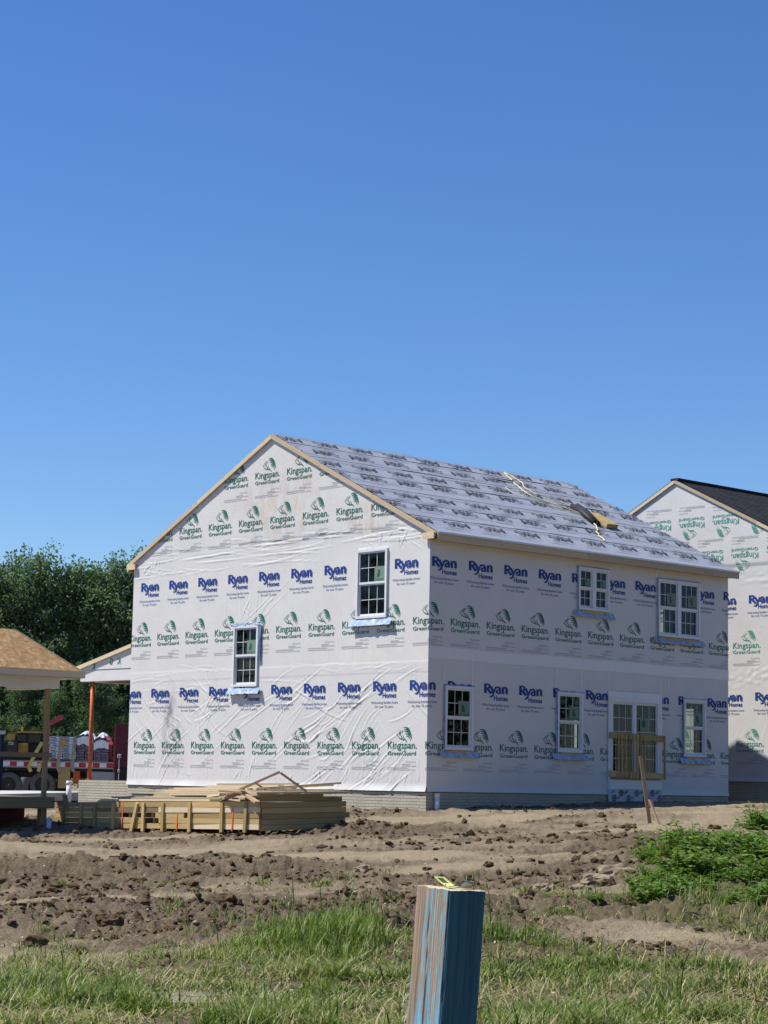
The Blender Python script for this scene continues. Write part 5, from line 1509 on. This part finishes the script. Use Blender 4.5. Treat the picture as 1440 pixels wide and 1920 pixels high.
P7 = np.stack([t7[0][:, 0] + xx, np.full(len(t7[0]), 88 - .335), t7[0][:, 1] + zz], 1)
link(bpy.data.objects.new('number_print', mesh_np('number_print', P7, t7[1], [M['white_tape']])), dtk).matrix_parent_inverse = Matrix.Translation((0, -88, 0))
for o_ in dtk.children:
    if o_.name.startswith('number_print'): continue

# ------------------------------------------------------------------ trees
def quad_leaves(P, size, rng, up=.3):
    n = len(P)
    d = rng.normal(size=(n, 3)); d[:, 2] += up; d /= np.linalg.norm(d, axis=1)[:, None]
    e = rng.normal(size=(n, 3)); e -= d * (e * d).sum(1)[:, None]; e /= np.linalg.norm(e, axis=1)[:, None]
    s = size * rng.uniform(.6, 1.3, n)[:, None]
    a = P - d * s * .5; c = P + d * s * .5; b = P + e * s * .32; f = P - e * s * .32
    V = np.stack([a, b, c, f], 1).reshape(-1, 3)
    F = np.arange(4 * n).reshape(-1, 4)
    return V, F
def tree_mesh(seed, H, wid, kind):
    rng = np.random.default_rng(seed)
    tr = MB(); sway = [Vector((rng.normal(0, .12) * i, rng.normal(0, .12) * i, H * .9 * i / 6)) for i in range(7)]
    sway[0] = Vector((0, 0, -.3))
    tr.tube(sway, [.20 - .026 * i for i in range(7)], 8)
    L_ = []; tint = []
    nb_ = 95
    for k in range(nb_):
        t = .10 + .90 * (k + rng.uniform(0, 1)) / nb_
        i = min(int(t * 6), 5); base = sway[i].lerp(sway[i + 1], t * 6 - i) if t < 1 else sway[6]
        prof = (math.sin(math.pi * min(1, (t * .86 + .14))) ** .7) if kind == 0 else (1 - .75 * t) ** .8
        ln = wid * (.35 + .75 * prof) * rng.uniform(.6, 1.15)
        az = k * 2.399 + rng.normal(0, .3); el = rng.uniform(.15, .75) + .5 * t
        dr = Vector((math.cos(az) * math.cos(el), math.sin(az) * math.cos(el), math.sin(el)))
        tip = Vector(base) + dr * ln + Vector((0, 0, .25 * ln * t))
        if k % 2 == 0: tr.tube([base, Vector(base).lerp(tip, .5) + Vector((0, 0, .1)), tip], [.06 * (1.2 - t), .035, .012], 5, cap=False)
        m = 8
        for q in range(m):
            f = (q + .6) / m
            if f < .42 and rng.random() < .6: continue
            cpt = Vector(base).lerp(tip, f) + Vector(rng.normal(0, .10 + .16 * (1 - abs(f - .6)), 3))
            nl = int(rng.uniform(22, 40))
            sp = (.30 * (1.15 - .65 * f)) * (wid / 1.9)
            pts = np.array(cpt) + rng.normal(size=(nl, 3)) * np.array([sp, sp, sp * .75])
            L_.append(pts); tint.append(np.clip(rng.normal(.35 + .25 * f, .13) + rng.normal(0, .12, nl), 0, 1))
    # leader shoots at the top
    for k in range(15):
        b0 = sway[6] + Vector((rng.normal(0, .8), rng.normal(0, .8), rng.uniform(-1.6, .0)))
        hgt = rng.uniform(.6, 1.6)
        for q in range(7):
            pts = np.array(b0 + Vector((0, 0, hgt * q / 6))) + rng.normal(size=(9, 3)) * np.array([.13, .13, .10]) * (1.2 - q / 8)
            L_.append(pts); tint.append(np.clip(rng.normal(.55, .15, 9), 0, 1))
    P = np.vstack(L_); tn = np.concatenate(tint)
    V, F = quad_leaves(P, .145, rng, .8)
    me = mesh_np('crown', V, F, [M['leaf']])
    at = me.attributes.new('tint', 'FLOAT', 'FACE'); at.data.foreach_set('value', tn.astype(np.float32))
    tm = mesh_from('trunk', tr.V, tr.F, [M['bark']], smooth=True)
    return tm, me
PROT = [tree_mesh(1, 10.8, 2.3, 0), tree_mesh(2, 10.2, 2.0, 1), tree_mesh(3, 11.2, 2.5, 0), tree_mesh(4, 9.8, 2.2, 1)]
def tree(x, y, s, k, label, group, rz):
    e = empty('tree', (x, y, thf(x, y) - .1), rz); e.scale = (s * random.uniform(.92, 1.1), s * random.uniform(.92, 1.1), s)
    tag(e, label, 'tree', group)
    link(bpy.data.objects.new('trunk', PROT[k][0]), e); link(bpy.data.objects.new('crown', PROT[k][1]), e)
G1 = 'leafy trees in the wood behind the houses'
rt_ = random.Random(4)
HTS = [11.3, 10.7, 11.7, 10.3]
fr = [(-20.6, 95, 1050, 2, 'leafy tree cut off by the left edge behind the orange porch roof'), (-18.3, 96, 1030, 1, 'dark leafy tree rising at the far left above the porch roof'),
      (-16.2, 95.5, 1012, 0, 'tallest leafy tree, its spiky top above the porch roof ridge'), (-14.6, 96, 1030, 2, 'broad leafy tree above the right-hand slope of the porch roof'),
      (-13.3, 97, 1046, 1, 'lower leafy tree in the dip of the tree line'), (-12.0, 96, 1030, 3, 'thin-topped leafy tree between the dip and the house gable'),
      (-10.7, 97, 1010, 0, 'full leafy tree just left of the white gable wall'), (-9.4, 96.5, 1012, 2, 'leafy tree partly hidden behind the left end of the house roof'),
      (-7.4, 96, 1040, 1, 'leafy tree standing behind the small white porch gable')]
for x, y, pt, k, lb in fr:
    hgt = (1446 - pt) / 3855 * y + EYE - .55
    tree(x, y, hgt / HTS[k], k, lb, G1, rt_.uniform(0, 6.28))
for i in range(10):
    tree(-23 + 1.75 * i, 102 + rt_.uniform(-1.5, 2), rt_.uniform(.82, 1.0), rt_.randrange(4), 'dark green leafy tree deep in the wood behind the front trees', G1, rt_.uniform(0, 6.28))
for i in range(12):
    tree(-22 + 1.5 * i, 93 + rt_.uniform(-1, 1), rt_.uniform(.36, .55), rt_.randrange(4), 'low bushy green sapling at the edge of the wood', 'saplings along the edge of the wood', rt_.uniform(0, 6.28))

# unseen tree rows added beyond both edges to darken the panes and block low sky
for i in range(16):
    tree(26 + 4 * (i % 2) + rt_.uniform(-1, 1) + max(0, i - 11) * 1.2, -14 + 4.0 * i, 1.12, rt_.randrange(4), 'unseen leafy tree added beyond the right edge to block low sky light', 'trees beyond the right edge', rt_.uniform(0, 6.28))
for i in range(6):
    tree(-44 + rt_.uniform(-2, 2), 36 + 5.5 * i, 1.1, rt_.randrange(4), 'unseen leafy tree added beyond the left edge to darken the pane reflections', 'trees beyond the left edge', rt_.uniform(0, 6.28))
for o_ in list(C.objects):
    if o_.get('group') in ('trees beyond the right edge', 'trees beyond the left edge'): o_.scale = (1.75, 1.75, 1.15)

# ------------------------------------------------------------------ grass
def build_grass():
    rng = np.random.default_rng(77)
    n = 420000
    D = np.exp(rng.uniform(math.log(10.5), math.log(31), n)); ta = rng.uniform(-.235, .235, n)
    D = np.where(rng.random(n) < .72, 10.5 + (D - 10.5) * .42, D)
    x = D * ta; y = D
    g = grass_density(x, y)
    gp = g * np.clip(.56 + 2.5 * fbm(x * 1.7, y * 2.2, 171, 3) + .8 * np.exp(-((x + .42) / .5) ** 2 - ((y - 18.2) / 1.2) ** 2), .02, 1.15)
    keep = rng.random(n) < gp * .60
    x = x[keep]; y = y[keep]; g = g[keep]
    nt_ = 60; ty = rng.uniform(18.5, 28, nt_); tx_ = ty * rng.uniform(-.2, .2, nt_); k_ = rng.integers(0, nt_, 2600)
    x = np.append(x, tx_[k_] + rng.normal(0, .07, 2600)); y = np.append(y, ty[k_] + rng.normal(0, .07, 2600)); g = np.append(g, np.full(2600, .8))
    m = len(x)
    z = th(x, y) - .01
    tall = np.exp(-((x + .42) / .5) ** 2 - ((y - 18.2) / 1.2) ** 2) * .95 + .40 * np.exp(-((x - 1.2) / .6) ** 2 - ((y - 17.6) / 1.6) ** 2) + .35 * np.exp(-((x + 1.6) / .5) ** 2 - ((y - 19.8) / .7) ** 2) + .3 * (y > 20) * np.clip(x - 2.5, 0, 1)
    cl = np.clip(fbm(x * 2.3, y * 2.3, 131, 2) * 1.6 + .5, .12, 1.25)
    h = (.035 + .11 * rng.random(m) ** 1.8) * (.45 + .8 * cl) * (.6 + .5 * np.clip(g, 0, 1)) + tall * rng.uniform(.03, .28, m)
    stray = rng.random(m) < .02; h[stray] *= rng.uniform(1.6, 2.8, stray.sum())
    az = rng.uniform(0, 2 * np.pi, m); bend = rng.uniform(.15, 1.5, m) * h; bend[tall > .25] *= .5
    w = rng.uniform(.0035, .0075, m)
    dx = np.cos(az); dy = np.sin(az); px = -dy; py = dx
    def P(f, bf, wf): return np.stack([x + dx * bend * bf + px * w * wf, y + dy * bend * bf + py * w * wf, z + h * f], 1)
    V = np.stack([P(0, 0, 1), P(0, 0, -1), P(.55, .3, .75), P(.55, .3, -.75), P(.95, 1, 0)], 1).reshape(-1, 3)
    b = np.arange(m) * 5
    T = np.concatenate([np.stack([b, b + 1, b + 3], 1), np.stack([b, b + 3, b + 2], 1), np.stack([b + 2, b + 3, b + 4], 1)])
    tint = np.clip(rng.normal(.44, .24, m) + .34 * fbm(x * 1.2, y * 1.2, 141, 2) + .12 * tall, 0, .72)
    dry = rng.random(m) < np.clip(.27 - .4 * tall + .45 * fbm(x * .8, y * .8, 151, 2), .03, .5); tint[dry] = rng.uniform(.85, 1, dry.sum())
    me = mesh_np('grass', V, T, [M['grass']])
    at = me.attributes.new('tint', 'FLOAT', 'FACE'); at.data.foreach_set('value', np.tile(tint, 3).astype(np.float32))
    o = link(bpy.data.objects.new('grass', me)); o['kind'] = 'stuff'; o['category'] = 'grass'; o['label'] = 'rough green and straw-coloured grass growing over the muddy foreground'
build_grass()
def build_litter():
    rng = np.random.default_rng(78); n = 60000
    D = 10.5 + (np.exp(rng.uniform(0, math.log(2.4), n)) - 1) * 6.5; x = D * rng.uniform(-.235, .235, n); y = D
    keep = rng.random(n) < np.clip(grass_density(x, y) + .25, 0, .9) * np.clip(.5 + 1.6 * fbm(x * 1.1, y * 1.4, 181, 2), .05, 1)
    x = x[keep]; y = y[keep]; m = len(x); z = th(x, y) + rng.uniform(.004, .05, m); l = rng.uniform(.04, .16, m); az = rng.uniform(0, 6.28, m); w = rng.uniform(.002, .004, m); tl = rng.normal(0, .18, m)
    dx = np.cos(az) * l; dy = np.sin(az) * l; px = -np.sin(az) * w; py = np.cos(az) * w
    V = np.stack([np.stack([x - px, y - py, z - tl * l], 1), np.stack([x + px, y + py, z - tl * l], 1), np.stack([x + dx + px, y + dy + py, z + tl * l], 1), np.stack([x + dx - px, y + dy - py, z + tl * l], 1)], 1).reshape(-1, 3)
    me = mesh_np('straw_litter', V, np.arange(4 * m).reshape(-1, 4), [M['grass']])
    at = me.attributes.new('tint', 'FLOAT', 'FACE'); at.data.foreach_set('value', rng.uniform(.78, 1, m).astype(np.float32))
    o = link(bpy.data.objects.new('straw_litter', me)); o['kind'] = 'stuff'; o['category'] = 'straw'; o['label'] = 'dead straw-coloured grass stalks lying over the foreground mud'
build_litter()

# ------------------------------------------------------------------ weeds on the bank at the right
def weed_mesh(seed, nst):
    rng = np.random.default_rng(seed); V = []; F = []; tn = []; st = MB()
    for k in range(nst):
        az = rng.uniform(0, 6.28); r0 = rng.uniform(0, .22); b0 = np.array([math.cos(az) * r0, math.sin(az) * r0, 0]); hh = rng.uniform(.14, .48)
        le = np.array([math.cos(az) * rng.uniform(.0, .22), math.sin(az) * rng.uniform(.0, .22), hh])
        st.tube([b0, b0 + le * .6, b0 + le], [.004, .003, .002], 4, cap=False)
        nl = 9
        for q in range(nl):
            f = .2 + .8 * q / (nl - 1); p = b0 + le * f; a2 = rng.uniform(0, 6.28); el = rng.uniform(-.2, .8); ln = rng.uniform(.065, .14) * (1.2 - .5 * f) * (1.9 if seed == 33 else 1); wd = ln * (rng.uniform(.28, .45) if seed != 33 else rng.uniform(.09, .15))
            d = np.array([math.cos(a2) * math.cos(el), math.sin(a2) * math.cos(el), math.sin(el)]); s = np.array([-math.sin(a2), math.cos(a2), rng.normal(0, .3)])
            i0 = len(V); dn = np.array([0, 0, -.25 * ln])
            V += [p, p + d * ln * .5 + s * wd, p + d * ln + dn, p + d * ln * .5 - s * wd]; F.append((i0, i0 + 1, i0 + 2, i0 + 3)); tn.append(np.clip(rng.normal(.45, .2), 0, 1))
    me = mesh_np('foliage', np.array(V), np.array(F), [M['weed']]); at = me.attributes.new('tint', 'FLOAT', 'FACE'); at.data.foreach_set('value', np.array(tn, dtype=np.float32))
    return me, mesh_from('stem', st.V, st.F, [M['weed']])
WP = [weed_mesh(31, 34), weed_mesh(32, 44), weed_mesh(33, 26)]
def gpt(px, py):                      # where a line of sight meets the terrain
    v = cam.matrix_world.to_3x3() @ Vector(((px - 720) / 3855, -(py - 960) / 3855, -1)); D = np.arange(8, 60, .05)
    X = v.x / v.y * D; Z = EYE + v.z / v.y * D; zz = th(X, D, False); i = int(np.argmax(Z < zz)) if (Z < zz).any() else len(D) - 1
    return float(X[i]), float(D[i])
rw = random.Random(12)
WS = [(rw.uniform(1200, 1450), rw.uniform(1575, 1690), rw.uniform(.3, .8)) for _ in range(26)] + [(1215, 1610, 1.0), (1250, 1600, 1.2), (1300, 1590, 1.25), (1345, 1600, 1.1), (1225, 1650, .9), (1275, 1640, 1.1), (1320, 1635, 1.1), (1240, 1685, .9), (1290, 1675, .8), (1405, 1600, 1.2), (1430, 1575, 1.2), (1435, 1625, 1.2), (1395, 1650, 1.0), (1425, 1680, 1.1), (1380, 1690, .8), (1160, 1685, .45), (1120, 1690, .35), (1195, 1665, .7), (1450, 1640, 1.1), (1430, 1556, 1.4), (1446, 1546, 1.5), (1440, 1590, 1.4), (1415, 1550, 1.0), (1360, 1570, .8), (1035, 1690, .5), (1265, 1612, 1.0), (1440, 1700, 1.0)]
for i, (px, py, s_) in enumerate(WS):
    gx, gy = gpt(px, py); e = empty('weed_plant', (gx, gy, thf(gx, gy) - .02), rw.uniform(0, 6.28)); k = i % 3; s_ *= rw.choice((.55, .8, 1.0, 1.1)); e.scale = (s_ * .95, s_ * .95, s_ * rw.uniform(.30, .85))
    tag(e, 'low broad-leaved green weed clump on the dirt bank at the right', 'weed', 'leafy weeds on the right-hand bank')
    link(bpy.data.objects.new('foliage', WP[k][0]), e); link(bpy.data.objects.new('stem', WP[k][1]), e)

# ------------------------------------------------------------------ clods and rocks
def clod_shape(rng, sub=1):
    import bmesh
    bm = bmesh.new(); bmesh.ops.create_icosphere(bm, subdivisions=sub, radius=1)
    V = np.array([v.co[:] for v in bm.verts]); F = np.array([[v.index for v in f.verts] for f in bm.faces]); bm.free()
    return V, F
CV, CF = clod_shape(RNG, 1)
CV2, CF2 = clod_shape(RNG, 2)
def build_clods():
    rng = np.random.default_rng(88); n = 60000
    D = np.exp(rng.uniform(math.log(13), math.log(47), n)); x = D * rng.uniform(-.23, .23, n); y = D
    r = roughness(x, y); gd = grass_density(x, y)
    keep = (rng.random(n) < np.clip(r - .45, 0, 1) * .9 * (vnoise(x * .9, y * .9, 400) > -.12)) & (rng.random(n) > gd)
    x = x[keep]; y = y[keep]; m = len(x)
    s = rng.lognormal(math.log(.012), .80, m).clip(.005, .048) * np.interp(y, [13, 45], [.9, 1.5]); z = th(x, y)
    q = rng.normal(size=(m, 3, 3)); 
    V = CV[None] * (1 + .28 * rng.normal(size=(m, len(CV), 1)))
    V = V * (s[:, None, None] * rng.uniform(.7, 1.35, (m, 1, 3)) * np.array([1, 1, .75])) + np.stack([x, y, z + s * .2], 1)[:, None, :]
    F = (CF[None] + (np.arange(m) * len(CV))[:, None, None]).reshape(-1, 3)
    o = link(bpy.data.objects.new('soil_clods', mesh_np('soil_clods', V.reshape(-1, 3), F, [M['clod']]))); o['kind'] = 'stuff'; o['category'] = 'clods'; o['label'] = 'loose brown soil clods scattered over the churned dirt'
    # pale pebbles
    n = 700; D = np.exp(rng.uniform(math.log(12), math.log(40), n)); x = D * rng.uniform(-.23, .23, n); y = D; z = th(x, y); s = rng.uniform(.006, .02, n)
    V = CV[None] * (1 + .2 * rng.normal(size=(n, len(CV), 1))) * (s[:, None, None] * rng.uniform(.7, 1.3, (n, 1, 3)) * np.array([1, 1, .6])) + np.stack([x, y, z + s * .2], 1)[:, None, :]
    F = (CF[None] + (np.arange(n) * len(CV))[:, None, None]).reshape(-1, 3)
    o = link(bpy.data.objects.new('pebbles', mesh_np('pebbles', V.reshape(-1, 3), F, [M['pebble']]))); o['kind'] = 'stuff'; o['category'] = 'pebbles'; o['label'] = 'small pale pebbles strewn over the bare soil'
build_clods()
rc = np.random.default_rng(99)
BIG = [(1160, 1640, .30, 1), (1115, 1650, .24, 1), (1085, 1668, .17, 1), (1140, 1662, .15, 0), (1020, 1668, .2, 1), (1055, 1705, .13, 1), (915, 1628, .15, 0), (800, 1632, .12, 0), (205, 1728, .19, 0), (255, 1650, .11, 0), (345, 1750, .13, 0), (425, 1695, .22, 0), (60, 1775, .2, 0), (150, 1790, .13, 0), (1340, 1555, .2, 0), (1085, 1550, .16, 0), (1180, 1552, .18, 0), (1270, 1560, .14, 0), (960, 1575, .13, 0), (560, 1700, .13, 0), (680, 1635, .16, 1), (270, 1560, .18, 0), (330, 1575, .15, 0), (1000, 1565, .15, 0), (460, 1660, .12, 1), (80, 1678, .12, 0)]
CV3, CF3 = clod_shape(RNG, 3)
for px, py, s_, kind in BIG:
    s_ *= .62
    gx, gy = gpt(px, py); d3 = CV3 / np.linalg.norm(CV3, axis=1)[:, None]; ph = rc.uniform(0, 9); sd = int(ph * 10)
    f1 = vnoise(d3[:, 0] * 1.5 + ph, d3[:, 1] * 1.5 + d3[:, 2] * 1.2, sd); f2 = np.abs(vnoise(d3[:, 0] * 3.3 + d3[:, 2] * 2, d3[:, 1] * 3.3 - d3[:, 2] * 2.1 + ph, sd + 1)); f3 = vnoise(d3[:, 0] * 8 + d3[:, 2] * 5, d3[:, 1] * 8 - d3[:, 2] * 6, sd + 2)
    rr_ = 1 + .75 * f1 - .55 * f2 + .16 * f3 + .02 * rc.normal(size=len(d3))
    V = d3 * rr_[:, None] * s_ * np.array([rc.uniform(.85, 1.35), rc.uniform(.7, 1.1), rc.uniform(.5, .8)])
    o = link(bpy.data.objects.new('dirt_clod' if not kind else 'clay_lump', mesh_np('clod', V, CF3, [M['clod'] if not kind else M['rock']]))); o.location = (gx, gy, thf(gx, gy) + s_ * .05)
    if kind: tag(o, 'pale cracked clay lump lying on the churned dirt', 'lump', 'pale clay lumps on the dirt')
    else: tag(o, 'large dark brown clod lying on the churned dirt', 'clod', 'large clods on the dirt')

# puddles among the grass
def make_water():
    m, nt = mat('puddle_water'); b = principled(nt, .04, .5); b.inputs['Base Color'].default_value = (.16, .14, .11, 1); return m
M['water'] = make_water()
for px, py, rx, ry in ((312, 1872, .30, .42), (410, 1858, .30, .40), (485, 1866, .30, .36), (262, 1850, .22, .3)):
    gx, gy = gpt(px, py); k = 26; mb = MB()
    zz = float(th(np.array([gx]), np.array([gy]), False)[0]) + .004
    V = [(gx + rx * math.cos(t) * (1 + .3 * math.sin(3 * t + px)), gy + ry * math.sin(t) * (1 + .25 * math.cos(2 * t + py)), zz) for t in np.linspace(0, 2 * math.pi, k, endpoint=False)]
    mb.add(V, [tuple(range(k))]); o = mb.build('puddle', M['water']); o['kind'] = 'structure'
